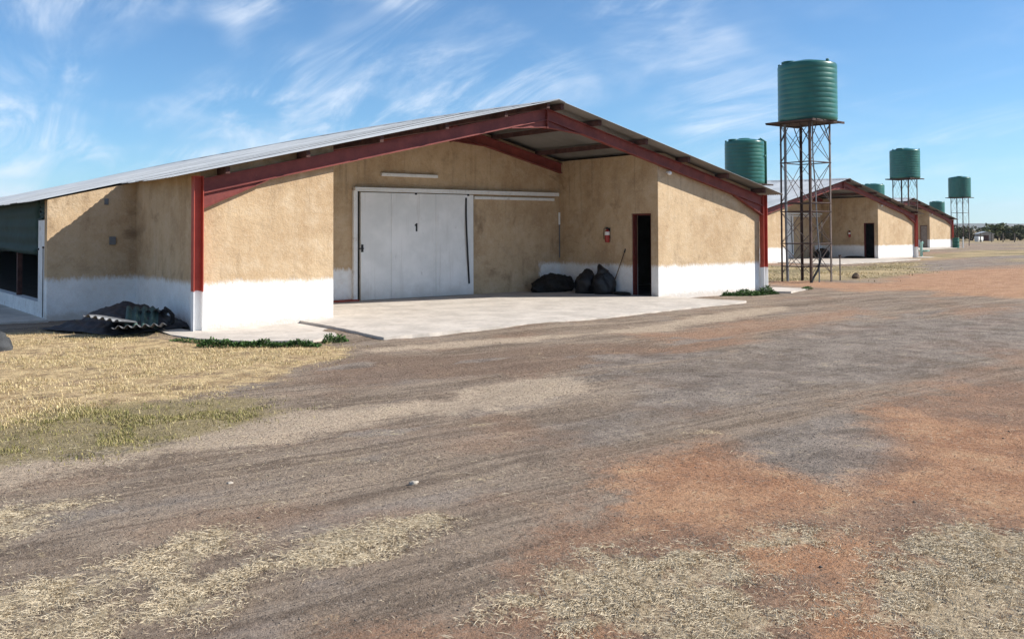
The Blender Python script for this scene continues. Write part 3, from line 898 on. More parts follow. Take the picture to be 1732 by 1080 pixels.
def poultry_house(loc, label, detail=2, number=None, door_leaf=False):
    """detail 2: nearest house with single roof sheets; 1 and 0: farther ones"""
    root = empty('poultry_house', loc, label, 'farm building', 'poultry houses in a row')
    # --- walls
    MB().prism_y([(0, -0.2), (A, -0.2), (A, wall_top(A)), (0, wall_top(0))], 0, 0.22).build('wall', MT['wall'], root)
    MB().prism_y([(B + 0.22, -0.2), (W, -0.2), (W, wall_top(W)), (B + 0.22, wall_top(B + 0.22))], 0, 0.22).build('wall', MT['wall'], root)
    for x0, x1 in ((0, 0.22), (A - 0.22, A), (W - 0.22, W)):
        zt = min(wall_top(x0), wall_top(x1))
        MB().box(x0, x1, 0.22, D, -0.2, zt).build('wall', MT['wall'], root)
    zb = wall_top(B)
    dl, dr, dz = 0.22 + 0.02, 0.92, 2.08
    zb2 = wall_top(B + .22)
    MB().prism_x([(0, -0.2), (dl, -0.2), (dl, dz), (dr, dz), (dr, -0.2), (D, -0.2), (D, zb2), (0, zb2)], B, B + 0.22).build('wall', MT['wall'], root)
    MB().prism_y([(-E_, -0.2), (W + E_, -0.2), (W + E_, wall_top(W + E_, .03)), (MID, wall_top(MID, .03)), (-E_, wall_top(-E_, .03))], D, D + 0.22).build('wall', MT['wall_back'], root)
    MB().prism_y([(-E_, -0.2), (W + E_, -0.2), (W + E_, wall_top(W + E_, .03)), (MID, HR - .2), (-E_, wall_top(-E_, .03))], LEN - 0.22, LEN).build('wall', MT['wall'], root)
    # doorway: dark red frame, threshold
    fr = MB()
    fr.box(B + 0.03, B + 0.15, dr - 0.055, dr - 0.002, 0.0, dz - 0.002)
    fr.box(B + 0.03, B + 0.15, dl + 0.002, dl + 0.045, 0.0, dz - 0.002)
    fr.box(B + 0.03, B + 0.15, dl + 0.045, dr - 0.055, dz - 0.05, dz - 0.002)
    fr.build('door_frame', MT['dark_red'], root)
    if door_leaf:
        MB().box(B + 0.05, B + 0.09, dl + 0.05, dr - 0.06, 0.03, dz - 0.06).build('door', MT['grey_door'], root)
    MB().box(B + 0.222, W - 0.222, 0.222, D - 0.002, -0.05, 0.012).build('floor', MT['inner'], root)
    MB().box(B + 0.24, W - 0.24, D - 0.012, D - 0.002, 0.02, 2.3).box(W - 0.234, W - 0.224, 0.24, D - 0.02, 0.02, 2.3).box(B + 0.24, W - 0.24, 0.224, 0.234, 0.02, 2.3).build('shade_lining', MT['inner'], root)  # dark boards added inside so the doorway looks deep in shade
    # --- steel portal frames
    make_portal_frame(root, -0.085)
    make_portal_frame(root, D - 0.085, columns=False, haunch=False)
    # --- purlins
    px = [0.33, 1.82, 3.33, 4.85, 6.35, 7.52]
    for x in px + [W - q for q in px]:
        zt = zr(x) - 0.012
        yb = D - 0.002
        MB().box(x - 0.04, x + 0.04, -OV + 0.10 + 0.015 * math.sin(x * 7), yb, zt - 0.118, zt).build('purlin', MT['purlin'], root)
    # --- roof
    roof = MB()
    nseg = 60 if detail == 2 else 12
    vs = []
    for i in range(nseg + 1):
        yy = -OV - 0.02 + (LEN + OV) * i / nseg
        zt = HR + ridge_lift(yy) + 0.024
        vs += [(MID - 0.2, yy, zt - SL * 0.2 - 0.004), (MID, yy, zt + 0.012), (MID + 0.2, yy, zt - SL * 0.2 - 0.004), (MID, yy, zt + 0.002)]
    fs = []
    for i in range(nseg):
        for q in range(4):
            fs.append((4 * i + q, 4 * i + (q + 1) % 4, 4 * i + 4 + (q + 1) % 4, 4 * i + 4 + q))
    fs += [(3, 2, 1, 0), tuple(4 * nseg + q for q in range(4))]
    roof.add(vs, fs)
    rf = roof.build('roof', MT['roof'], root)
    y_split = -OV
    if detail == 2:
        y = -OV
        k = 0
        while y < 16.0:
            wd = (D - 0.03 + OV) / 6 if k < 6 else 0.762
            yc = y + wd / 2
            front = k < 6
            for s in (-1, 1):
                xe = (-OEL + 0.062 * k if front else -E_ - 0.22) if s < 0 else (W + OER if front else W + E_ + 0.22)
                run = abs(xe - MID)
                lift = ridge_lift(yc)
                drop = HR + lift - zr(xe)
                L = math.hypot(run, drop) + 0.0
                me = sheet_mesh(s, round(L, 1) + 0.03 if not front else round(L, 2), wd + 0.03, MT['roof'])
                o = link('roof_sheet', me, rf)
                o.location = (MID, yc, HR + lift + 0.002 + 0.003 * (k % 2) + random.uniform(0, 0.004))
                o.rotation_euler = (random.uniform(-0.004, 0.004), s * math.atan2(drop, run) + random.uniform(-0.0008, 0.0008), 0)
            y += wd
            k += 1
        y_split = y
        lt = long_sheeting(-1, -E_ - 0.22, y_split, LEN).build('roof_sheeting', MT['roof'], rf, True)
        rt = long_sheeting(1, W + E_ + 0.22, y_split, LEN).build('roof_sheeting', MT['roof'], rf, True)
        lt['kind'] = 'stuff'
        rt['kind'] = 'stuff'
    else:
        for s in (-1, 1):
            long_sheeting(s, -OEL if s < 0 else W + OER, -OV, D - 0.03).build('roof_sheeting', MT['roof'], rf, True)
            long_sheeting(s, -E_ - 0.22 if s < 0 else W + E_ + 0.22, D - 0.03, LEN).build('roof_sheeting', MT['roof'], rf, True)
    # --- sliding door and its gear on the porch's back wall
    x0, x1, x2, x3 = 5.09, 5.92, 7.21, 8.37
    dr_ = MB()
    dr_.box(x0 + 0.01, x3 - 0.01, D - 0.10, D - 0.045, 0.03, 2.57)
    door = dr_.build('sliding_door', MT['door'], root)
    for a_, b_ in ((x0, x1), (x1, x2), (x2, x3)):
        MB().box(a_ + 0.0025, b_ - 0.0025, D - 0.128, D - 0.1, 0.02, 2.58).build('door_panel', MT['door'], door, False, 0.006)
    st = MB()
    pts = [(8.13 + 0.035 * math.sin(math.pi * t) * (1 - t) * -1 + 0.09 * t * t, D - 0.145 - 0.03 * math.sin(math.pi * t), 2.50 - 2.2 * t) for t in [i / 10 for i in range(11)]]
    for i in range(10):
        (xa, ya, za), (xb, yb, zb_) = pts[i], pts[i + 1]
        st.add([(xa - .022, ya, za), (xa + .022, ya, za), (xb + .022, yb, zb_), (xb - .022, yb, zb_), (xa - .022, ya + .012, za), (xa + .022, ya + .012, za), (xb + .022, yb + .012, zb_), (xb - .022, yb + .012, zb_)],
               [(0, 1, 2, 3), (7, 6, 5, 4), (0, 3, 7, 4), (1, 5, 6, 2)])
    st.build('handle_strap', MT['black'], door)
    MB().box(5.10, 5.15, D - 0.15, D - 0.129, 1.16, 1.34).box(5.03, 5.16, D - 0.155, D - 0.15, 1.23, 1.26).build('latch', MT['black'], door)
    for xh in (6.62, 8.2):
        MB().box(xh - 0.03, xh + 0.03, D - 0.14, D - 0.128, 2.55, 2.62).build('hanger', MT['black'], door)
    if number:
        nb_ = MB().prism_y([(6.615, 1.645), (6.665, 1.645), (6.665, 1.848), (6.632, 1.848), (6.588, 1.808), (6.588, 1.768), (6.615, 1.785)], D - 0.1305, D - 0.1285)
        nb_.build('number', MT['black'], door)
    MB().box(4.93, 11.28, D - 0.15, D - 0.03, 2.635, 2.70).box(4.93, 11.28, D - 0.15, D - 0.142, 2.60, 2.635).build('door_rail', MT['white'], root, False, 0.006)
    MB().box(8.45, 11.18, D - 0.07, D - 0.005, 2.475, 2.55).build('lower_rail', MT['white'], root, False, 0.005)
    MB().box(4.92, 5.03, D - 0.09, D - 0.002, 0.0, 2.632).build('door_jamb', MT['white'], root, False, 0.006)
    MB().box(5.034, 5.085, D - 0.05, D - 0.002, 0.0, 2.6).build('rubber_seal', MT['black'], root)
    MB().box(4.35, 5.0, D - 0.22, D - 0.002, 0.0, 0.05).build('door_sill', simple('red painted sill', (0.30, 0.07, 0.05), 0.8), root)
    MB().box(5.69, 7.31, D - 0.085, D - 0.002, 2.985, 3.065).build('strip_light', MT['white'], root, False, 0.012)
    MB().tube([(B - 0.02, D - 0.03, 0.9), (B - 0.02, D - 0.03, 1.82)], 0.014, 6).build('conduit', MT['pipe'], root)
    MB().tube([(B - 0.025, D - 0.03, 1.82), (B - 0.025, D - 0.03, 2.16)], 0.028, 8).build('conduit', MT['white'], root)
    lm = MB()
    lm.tube([(B + 0.33, 0.0, 3.10), (B + 0.33, -0.07, 3.10)], 0.03, 8)
    lm.lathe([(0.0, 3.03), (0.045, 3.04), (0.06, 3.07), (0.045, 3.11), (0.02, 3.13)], 10, B + 0.33, -0.09)
    lm.build('wall_lamp', MT['white'], root, True)
    # --- low side of the house: plinth, posts, curtain
    pl = MB()
    pl.box(-E_, -E_ + 0.2, D + 0.222, LEN - 0.22, -0.2, 0.27)
    pl.build('plinth', MT['plinth'], root)
    MB().box(W + E_ - 0.2, W + E_, D + 0.222, LEN - 0.22, -0.2, 0.27).build('plinth', MT['plinth'], root)
    MB().box(-E_, -E_ + 0.16, D + 0.222, 4.54, 0.272, 1.90).build('end_panel', MT['plinth'], root, False, 0.008)
    eave = zr(-E_) - 0.02

    def curtain(x, out, y0, y1, z0, z1):
        nz, ny = 14, int((y1 - y0) / 0.5) + 2
        vs, fs = [], []
        for j in range(nz + 1):
            t = j / nz
            z = z0 + (z1 - z0) * t
            for i in range(ny + 1):
                yy = y0 + (y1 - y0) * i / ny
                bul = 0.018 * math.sin(t * 26) + 0.05 * math.exp(-((t - 0.04) / 0.05) ** 2) + 0.012 * math.sin(yy * 2.1 + t * 3)
                vs.append((x + out * (0.02 + bul), yy, z + 0.02 * math.sin(yy * 0.9) * (1 - t)))
        for j in range(nz):
            for i in range(ny):
                k = j * (ny + 1) + i
                fs.append((k, k + 1, k + ny + 2, k + ny + 1))
        c = MB().add(vs, fs).build('curtain', MT['curtain'], root, True)
        sm = c.modifiers.new('thickness', 'SOLIDIFY')
        sm.thickness = 0.006
    curtain(-E_ + 0.05, -1, 4.56, LEN - 0.3, 1.22, eave)
    curtain(-E_ + 0.05, -1, D + 0.235, 4.55, 1.91, eave)
    curtain(W + E_ - 0.05, 1, D + 0.235, LEN - 0.3, 0.28, eave)
    for yy in (7.1, 10.2, 13.3, 16.4):
        MB().box(-E_ + 0.07, -E_ + 0.17, yy - 0.05, yy + 0.05, 0.27, eave - 0.02).build('post', MT['purlin'], root)
    MB().box(-E_ + 0.2, W + E_ - 0.2, D + 0.222, LEN - 0.22, -0.1, -0.02).build('floor', MT['inner'], root)
    ep = MB()
    for zz in (1.32, 1.36):
        ep.tube([(-E_ - 0.03, D + 0.26 if zz > 1.33 else 4.45, zz), (-E_ + 0.02, D + 0.26 if zz > 1.33 else 4.45, zz)], 0.02, 8)
    ep.tube([(-E_ - 0.02, D + 0.24, 0.0), (-E_ - 0.02, D + 0.24, 1.34)], 0.008, 6)
    ep.build('curtain_bolt', MT['black'], root)
    # wall boxes on the set-back wall
    MB().box(-0.52, -0.40, D - 0.045, D - 0.002, 1.40, 1.56).build('junction_box', MT['pipe'], root, False, 0.006)
    MB().box(-0.62, -0.54, D - 0.03, D - 0.002, 2.20, 2.32).build('junction_box', MT['pipe'], root, False, 0.006)
    # concrete
    def slab(name, poly, z0, z1, lab):
        rr = random.Random(len(poly))
        pp = []
        for q in range(len(poly)):
            (xa, ya), (xb, yb) = poly[q], poly[(q + 1) % len(poly)]
            outer = ya < -0.1 and yb < -0.1
            m_ = max(1, int(math.hypot(xb - xa, yb - ya) / 0.25)) if outer else 1
            for w_ in range(m_):
                t_ = w_ / m_
                jx = rr.uniform(-0.025, 0.025) if outer and w_ else 0
                jy = rr.uniform(-0.035, 0.035) if outer and w_ else 0
                pp.append((xa + (xb - xa) * t_ + jx, ya + (yb - ya) * t_ + jy))
        o = MB().prism_z(pp, z0, z1).build(name, MT['concrete'], None)
        o.location = loc
        tag(o, lab, None, None, 'structure')
    slab('concrete_apron', [(1.86, -1.28), (1.70, -3.32), (3.4, -3.22), (6.0, -3.1), (9.0, -2.72), (11.2, -2.52), (11.95, -2.25), (11.75, -1.2), (11.6, -0.002), (B - .002, -0.002), (B - .002, D - 0.002), (A + 0.002, D - 0.002), (A + .002, -0.002), (1.86, -0.002)], -0.2, 0.012, 'pale concrete apron in front of the porch')
    slab('concrete_strip', [(-0.62, -0.4), (-0.45, -1.3), (0.1, -2.2), (0.85, -2.62), (1.45, -2.3), (1.80, -1.30), (1.855, -0.002), (-0.16, -0.002), (-.16, .5), (-0.55, 0.5)], -0.2, -0.032, 'narrow concrete strip at the foot of the left front wall')
    slab('concrete_path', [(W + .17, -0.5), (W + 0.35, -0.75), (W + 1.9, -0.25), (W + 1.6, 0.9), (W + .17, 2.6)], -0.2, -0.012, 'pale concrete strip beside the right front corner')
    slab('concrete_gutter', [(-E_ - 0.85, D - 0.2), (-E_ - 0.002, D - 0.2), (-E_ - 0.002, LEN), (-E_ - 0.85, LEN)], -0.2, -0.02, 'concrete gutter along the curtained side')
    return root


poultry_house((0, 0, 0), 'nearest ochre poultry house, white sliding door marked 1 in its porch', 2, '1')
poultry_house((32.985, 13.549, -0.035), 'middle ochre poultry house behind the rusty tank tower, dark open doorway', 1)
poultry_house((66.174, 27.951, -0.045), 'farthest ochre poultry house at the end of the row, grey door shut', 0, None, True)


# ------------------------------------------------------------------ water tanks and their stands
def tank(loc, label, dia, h, rz=0.0):
    t = empty('water_tank', loc, label, 'water tank', 'green water tanks', rz)
    r = dia / 2
    prof = [(r * 0.97, 0.0), (r * 0.985, 0.03)]
    hb = h * 0.92
    nr = 11
    for i in range(nr):
        z0 = 0.05 + (hb - 0.09) * i / nr
        z1 = 0.05 + (hb - 0.09) * (i + 1) / nr
        dz = z1 - z0
        prof += [(r * 0.9925, z0 + dz * 0.04), (r, z0 + dz * 0.16), (r, z0 + dz * 0.84), (r * 0.9925, z0 + dz * 0.96)]
    prof += [(r * 0.99, hb - 0.03), (r * 0.965, hb), (r * 0.90, hb + 0.022), (r * 0.6, hb + h * 0.045), (r * 0.30, hb + h * 0.062), (r * 0.29, hb + h * 0.075), (0.0, hb + h * 0.08)]
    MB().lathe(prof, 56).build('tank_body', MT['tank'], t, True)
    lid = MB().lathe([(0.24, 0), (0.25, 0.05), (0.2, 0.075), (0.0, 0.085)], 20, -r * 0.55, r * 0.35)
    lo = lid.build('tank_lid', MT['tank'], t, True)
    lo.location = (0, 0, hb + h * 0.02)
    # two moulded lugs and the inlet fitting on the rim
    for k, ang in enumerate((-100, -8, 120)):
        a = rad(ang)
        MB().box(r * 0.93 * math.cos(a) - 0.04, r * 0.93 * math.cos(a) + 0.04, r * 0.93 * math.sin(a) - 0.04, r * 0.93 * math.sin(a) + 0.04, hb - 0.06, hb + 0.085).build('lug', MT['tank'], t, False, 0.01)
    return t


def stand(loc, label, h, leg, plat, rings, cross, rz=0.0, pale=True, pipe=True, fall=None):
    s = empty('tank_stand', loc, label, 'tank stand', 'steel tank stands', rz)
    k = leg / 2
    c = [(-k, -k), (k, -k), (k, k), (-k, k)]
    for i, (x, y) in enumerate(c):
        mb = MB()
        sx, sy = (1 if x < 0 else -1), (1 if y < 0 else -1)
        mb.box(min(x, x + sx * 0.07), max(x, x + sx * 0.07), min(y, y + sy * 0.008), max(y, y + sy * 0.008), -0.08, h - 0.06)
        mb.box(min(x, x + sx * 0.008), max(x, x + sx * 0.008), min(y + sy * .008, y + sy * 0.07), max(y + sy * .008, y + sy * 0.07), -0.08, h - 0.06)
        mb.build('leg', MT['rust_pale' if (pale and i == 1) else 'rust'], s)
    for z in rings:
        for i in range(4):
            (xa, ya), (xb, yb) = c[i], c[(i + 1) % 4]
            if z < 1.0 and i == 2:
                continue
            MB().tube([(xa, ya, z), (xb, yb, z)], 0.018, 6).build('brace', MT['rust_pale' if (pale and i == 1) else 'rust'], s)
    zs = [0.25] + [z for z in rings if z > 1.0] + [h - 0.08]
    zs = sorted(zs)
    for j in range(len(zs) - 1):
        if zs[j + 1] - zs[j] < 0.5:
            continue
        for i in range(4):
            (xa, ya), (xb, yb) = c[i], c[(i + 1) % 4]
            for (za, zb) in ((zs[j], zs[j + 1]), (zs[j + 1], zs[j])):
                MB().tube([(xa * 0.985, ya * 0.985, za), (xb * 0.985, yb * 0.985, zb)], 0.006 if cross < 2 else 0.011, 5).build('cross_brace', MT['rust_pale'], s)
    # short struts that spread the load under the platform
    for i in range(4):
        (xa, ya), (xb, yb) = c[i], c[(i + 1) % 4]
        for (p, q) in (((xa, ya), (xb, yb)), ((xb, yb), (xa, ya))):
            MB().tube([(p[0], p[1], h - 0.75), (p[0] + (q[0] - p[0]) * 0.34, p[1] + (q[1] - p[1]) * 0.34, h - 0.08)], 0.016, 6).build('strut', MT['rust'], s)
    P = plat / 2
    fr = MB()
    fr.box(-P, P, -P, -P + 0.05, h - 0.075, h - 0.045).box(-P, P, P - 0.05, P, h - 0.075, h - 0.045)
    fr.box(-k - .03, -k + 0.03, -P + .05, P - .05, h - 0.075, h - 0.045).box(k - 0.03, k + 0.03, -P + .05, P - .05, h - 0.075, h - 0.045)
    fr.build('platform_frame', MT['rust'], s)
    n = 9
    for i in range(n):
        a_ = -P + plat * i / n
        MB().box(a_ + 0.005, a_ + plat / n - 0.005, -P - 0.02 * (i % 2), P + 0.02 * ((i + 1) % 2), h - 0.043, h - 0.005).build('plank', MT['rust'], s)
    if pipe:
        MB().tube([(-k + 0.28, -k + 0.1, h - 0.04), (-k + 0.27, -k + 0.08, h - 1.2), (-k + 0.36, -k + 0.05, h - 2.4), (-k + 0.34, -k + 0.02, 2.2), (-k + 0.40, -k - 0.02, 1.0), (-k + 0.38, -k - 0.03, 0.0)], 0.022, 8).build('pipe', MT['pipe'], s)
        MB().tube([(-k + 0.12, k - 0.12, h - 0.04), (-k + 0.14, k - 0.12, 1.6), (-k + 0.16, k - 0.14, 0.0)], 0.045, 10).build('pipe', MT['pipe'], s)
        MB().tube([(-k + 0.40, -k - 0.02, 1.02), (-k + 0.42, -k - 0.06, 0.75), (-k + 0.30, -k - 0.05, 0.42), (-k + 0.10, -k + 0.0, 0.15), (-k - 0.02, -k + 0.02, -0.03)], 0.035, 8).build('hose', MT['black'], s)
    return s


stand((20.99, 2.33, -0.05), 'tall rusty lattice tank stand on orange soil beside the nearest house', 5.27, 1.16, 1.80, [0.5, 1.25, 2.30, 2.58, 3.92], 2)
tank((21.07, 2.28, 5.22), 'large green tank on the tall rusty tower nearest the camera', 1.90, 2.06)
stand((32.1, 13.45, -0.05), 'low tank stand between the nearest and the middle house', 3.98, 1.2, 1.95, [1.4, 2.8], 1, 0.0, False, False)
t = tank((32.0, 13.4, 3.93), 'green tank showing behind the right eave of the nearest house', 1.93, 2.30, 0.2)
MB().tube([(0.60, -0.83, 0.0), (0.60, -0.83, 2.12), (0.45, -0.6, 2.26)], 0.075, 10).build('overflow_pipe', MT['bin'], t, True)
MB().tube([(0.18, -1.0, 1.35), (0.60, -0.86, 1.45)], 0.03, 8).build('inlet_pipe', MT['bin'], t, True)
stand((54.26, 17.35, -0.05), 'lattice tank stand rising behind the roof of the middle house', 5.16, 1.16, 1.80, [0.5, 1.25, 2.3, 3.6], 1, 0.0, False, False)
tank((54.27, 17.34, 5.11), 'green tank on the tower behind the right slope of the middle house', 1.94, 2.08, 0.6)
stand((79.9, 34.9, -0.05), 'tank stand hidden to its top by the middle house roof', 4.45, 1.2, 1.95, [1.4, 2.8], 1, 0.0, False, False)
tank((79.6, 34.75, 4.4), 'green tank half hidden by the right roof slope of the middle house', 2.1, 1.85, 0.2)
stand((90.1, 31.3, -0.05), 'slender tank stand on the right of the farthest house', 5.0, 1.28, 2.0, [0.5, 1.7, 3.4], 1, 0.0, False, False)
tank((90.1, 31.3, 4.95), 'smallest green tank, on the slender tower right of the farthest house', 2.14, 2.22, 1.1)
stand((118.8, 48.6, -0.05), 'tank stand hidden behind the farthest house', 3.5, 1.2, 1.95, [1.4, 2.6], 1, 0.0, False, False)
tank((118.8, 48.6, 3.51), 'green tank just above the right roof slope of the farthest house', 1.95, 2.05, 0.4)


# ------------------------------------------------------------------ things in and round the porch
def lump(name, mat, parent, loc, size, seed, n=(28, 18), amp=0.12, freq=3.0, flat=0.0, top_pinch=0.0, tilt=0.0, wide=0.8):
    r_ = np.random.default_rng(seed)
    vs, fs = [], []
    nu, nv = n
    off = r_.uniform(0, 50, 3)
    pn = r_.normal(0, 1, (18, 3))
    pn /= np.linalg.norm(pn, axis=1)[:, None]
    ph_ = r_.uniform(0.72, 0.98, 18)
    cut = math.pi * (0.62 if wide else 0.8)
    zc = math.cos(cut)
    for j in range(nv + 1):
        ph = cut * min(1.0, j / (nv - 1))
        for i in range(nu):
            th = 2 * math.pi * i / nu
            d = np.array([math.sin(ph) * math.cos(th), math.sin(ph) * math.sin(th), math.cos(ph)])
            q = d * freq + off
            f1 = float(fbm(np.array([q[0] + q[2] * 0.7]), np.array([q[1] - q[2] * 0.6]), 4, seed)[0]) - 0.5
            f2 = abs(float(fbm(np.array([q[0] * 2.3 - q[2]]), np.array([q[1] * 2.3 + q[2]]), 3, seed + 3)[0]) - 0.5)
            q_ = pn @ d
            k = min(1.0, float(np.min(np.where(q_ > 0.2, ph_ / np.maximum(q_, 0.2), 9))))
            k = k + amp * 1.3 * f1 - amp * 1.2 * f2
            x, y, z = d * k
            z = (z - zc) / (1 - zc)
            if j == nv:
                x, y = 0.0, 0.0
            if top_pinch:
                w_ = 1 - top_pinch * max(0, (z - 0.45) / 0.55) ** 1.3
                x *= w_
                y *= w_
            z = max(0.0, z)
            if flat:
                z = z ** (1 - flat)
            if j >= nv - 1:
                z = 0.0
            vs.append((x * size[0] + tilt * z, y * size[1], z * size[2]))
    for j in range(nv):
        for i in range(nu):
            fs.append((j * nu + i, j * nu + (i + 1) % nu, (j + 1) * nu + (i + 1) % nu, (j + 1) * nu + i))
    o = MB().add(vs, fs).build(name, mat, parent, True)
    o.location = loc
    return o


o = lump('rubbish_bag', MT['bag'], None, (10.98, 2.14, 0.012), (0.34, 0.33, 0.66), 4, (40, 26), amp=0.20, freq=3.0, top_pinch=0.30, flat=0.15)
tag(o, 'round black rubbish bag, the left and lower of two against the porch wall', 'rubbish bag', 'black rubbish bags')
bag = empty('rubbish_bag', (11.10, 1.62, 0.012), 'tall black rubbish bag with a pointed knotted top beside the doorway', 'rubbish bag', 'black rubbish bags')
lump('bag', MT['bag'], bag, (0, 0, 0), (0.31, 0.30, 0.72), 9, (40, 26), amp=0.20, freq=3.0, top_pinch=0.55, tilt=-0.04, flat=0.12)
MB().tube([(-0.03, 0.02, 0.52), (-0.06, 0.06, 0.64), (-0.07, 0.10, 0.72), (-0.07, 0.12, 0.77)], [0.19, 0.10, 0.06, 0.015], 8).build('knot', MT['bag'], bag, True)
o = lump('sacking_heap', MT['heap'], None, (10.62, 3.20, 0.012), (0.72, 0.40, 0.50), 19, (48, 26), amp=0.62, freq=1.9, flat=0.10, tilt=0.25)
tag(o, 'low dark heap of sacking in the back corner of the porch', 'heap')
o = lump('black_rag', MT['heap'], None, (11.16, 1.02, 0.012), (0.14, 0.34, 0.09), 23, (20, 10), amp=0.25, freq=3)
tag(o, 'flat black rag on the floor in front of the doorway', 'rag')
br = empty('stick', (11.2, 1.52, 0.012), 'thin wooden stick leaning on the wall between bag and doorway', 'stick')
MB().tube([(0.02, 0.02, 0.0), (0.115, -0.17, 0.55), (0.205, -0.36, 1.12)], [0.017, 0.014, 0.013], 7).build('shaft', MT['wood'], br)
MB().tube([(0.198, -0.345, 1.075), (0.213, -0.375, 1.165)], 0.022, 7).build('grip', MT['black'], br)


def extinguisher(loc, label):
    e = empty('fire_extinguisher', loc, label, 'fire extinguisher', 'fire extinguishers on the porch walls')
    MB().lathe([(0.055, 0.0), (0.065, 0.015), (0.065, 0.26), (0.055, 0.30), (0.025, 0.325), (0.022, 0.35)], 16).build('cylinder', MT['extinguisher'], e, True)
    MB().box(-0.02, 0.02, -0.022, 0.022, 0.35, 0.385).box(-0.10, 0.01, -0.012, 0.012, 0.385, 0.40).box(-0.09, 0.0, -0.01, 0.01, 0.355, 0.367).build('handle', MT['black'], e)
    MB().lathe([(0.0655, 0.19), (0.0662, 0.195), (0.0662, 0.275), (0.0655, 0.28)], 16).build('label', MT['label'], e, True)
    MB().tube([(0.01, 0.02, 0.365), (-0.03, 0.09, 0.36), (-0.03, 0.10, 0.2), (-0.03, 0.085, 0.08)], 0.01, 6).build('hose', MT['black'], e, True)
    MB().box(0.062, 0.08, -0.03, 0.03, 0.10, 0.38).build('bracket', MT['black'], e)
    return e


extinguisher((B - 0.082, 1.73, 1.34), 'red fire extinguisher with white label on the nearest porch wall')
extinguisher((32.985 + B - 0.082, 13.549 + 1.8, 1.2), 'fire extinguisher on the porch wall of the middle house')
o = lump('sacking_heap', MT['heap'], None, (32.985 + 10.4, 13.549 + 3.1, -0.023), (0.55, 0.4, 0.62), 29, (28, 16), amp=0.15, freq=2.5, flat=0.4)
tag(o, 'black heap standing at the back of the middle porch', 'heap')
o = lump('black_rag', MT['heap'], None, (32.985 + 10.95, 13.549 + 1.2, -0.023), (0.3, 0.8, 0.14), 31, (20, 10), amp=0.2, freq=3)
tag(o, 'flat black rag on the floor by the middle doorway', 'rag')


# ------------------------------------------------------------------ the pile of scrap by the left side wall
def crumpled_sheet(name, mat, cx, cy, sx, sy, hfun, seed, rz=0.0, n=40):
    vs, fs = [], []
    g = np.linspace(-1, 1, n)
    X, Y = np.meshgrid(g, g)
    edge = 1 + 0.18 * (fbm(X * 1.7 + seed, Y * 1.7, 3, seed) - 0.5)
    H = hfun(X, Y) + 0.10 * (np.abs(fbm(X * 3.2 + seed, Y * 3.2, 4, seed) - 0.5)) * 2
    H = H * np.clip((1.02 - np.maximum(np.abs(X), np.abs(Y))) * 5, 0.12, 1)
    for j in range(n):
        for i in range(n):
            vs.append((X[j, i] * sx * edge[j, i], Y[j, i] * sy * edge[j, i], H[j, i] + 0.015))
    for j in range(n - 1):
        for i in range(n - 1):
            k = j * n + i
            fs.append((k, k + 1, k + n + 1, k + n))
    o = MB().add(vs, fs).build(name, mat, None, True)
    o.location = (cx, cy, -0.045)
    o.rotation_euler = (0, 0, rz)
    sm = o.modifiers.new('thickness', 'SOLIDIFY')
    sm.thickness = 0.008
    return o


o = crumpled_sheet('plastic_sheeting', MT['tarp'], -0.98, 1.30, 0.80, 1.05, lambda x, y: 0.40 * np.exp(-((x - 0.25) ** 2 * 1.6 + (y - 0.0) ** 2 * 1.4)) + 0.13 * (fbm(x * 4 + 3, y * 4, 3, 77) - 0.5), 5, rad(20))
tag(o, 'dark crumpled plastic sheeting heaped against the shaded side wall', 'plastic sheet')


def scrap_sheet(label, mat, loc, rot, length, width, group, curl=0.0):
    pr = corr_profile(width, 0.13, 0.026, 8)
    vs, fs = [], []
    ns = 6
    for k in range(ns + 1):
        u = k / ns
        for y, z in pr:
            vs.append((length * (u - 0.5), y, z + curl * math.sin(math.pi * u)))
    n = len(pr)
    for k in range(ns):
        for i in range(n - 1):
            fs.append((k * n + i, k * n + i + 1, (k + 1) * n + i + 1, (k + 1) * n + i))
    o = MB().add(vs, fs).build('corrugated_sheet', mat, None, True)
    o.location = loc
    o.rotation_euler = rot
    sm = o.modifiers.new('thickness', 'SOLIDIFY')
    sm.thickness = 0.006
    tag(o, label, 'corrugated sheet', group)
    return o


G = 'scrap corrugated sheets on the pile'
scrap_sheet('grey corrugated sheet lying lowest on the scrap pile, pale wavy end', MT['grey_sheet'], (-0.86, 0.36, 0.05), (rad(-2), rad(7), rad(70)), 1.5, 0.80, G)
scrap_sheet('grey corrugated sheet sloping left under the green one', MT['grey_sheet'], (-1.14, 0.62, 0.13), (rad(10), rad(10), rad(52)), 1.5, 0.60, G, 0.03)
scrap_sheet('faded green corrugated sheet tilted on top of the scrap pile', MT['green_sheet'], (-0.78, 0.62, 0.20), (rad(-4), rad(22), rad(-108)), 0.75, 0.52, G)
scrap_sheet('short dark sheet behind the green one on the scrap pile', MT['tarp'], (-0.47, 1.05, 0.20), (rad(-4), rad(9), rad(66)), 0.8, 0.5, G, 0.04)
tube_ = MB().tube([(-0.16, 0.0, 0.02), (-0.05, 0.02, 0.05), (0.05, 0.02, 0.14), (0.05, 0.0, 0.25), (-0.02, -0.02, 0.33), (-0.10, -0.02, 0.40)], [0.06, 0.055, 0.045, 0.038, 0.03, 0.02], 9).build('bent_pipe', MT['black'], None, True)
tube_.location = (-0.33, 0.55, -0.05)
tag(tube_, 'short bent black pipe standing at the right end of the scrap pile', 'pipe')

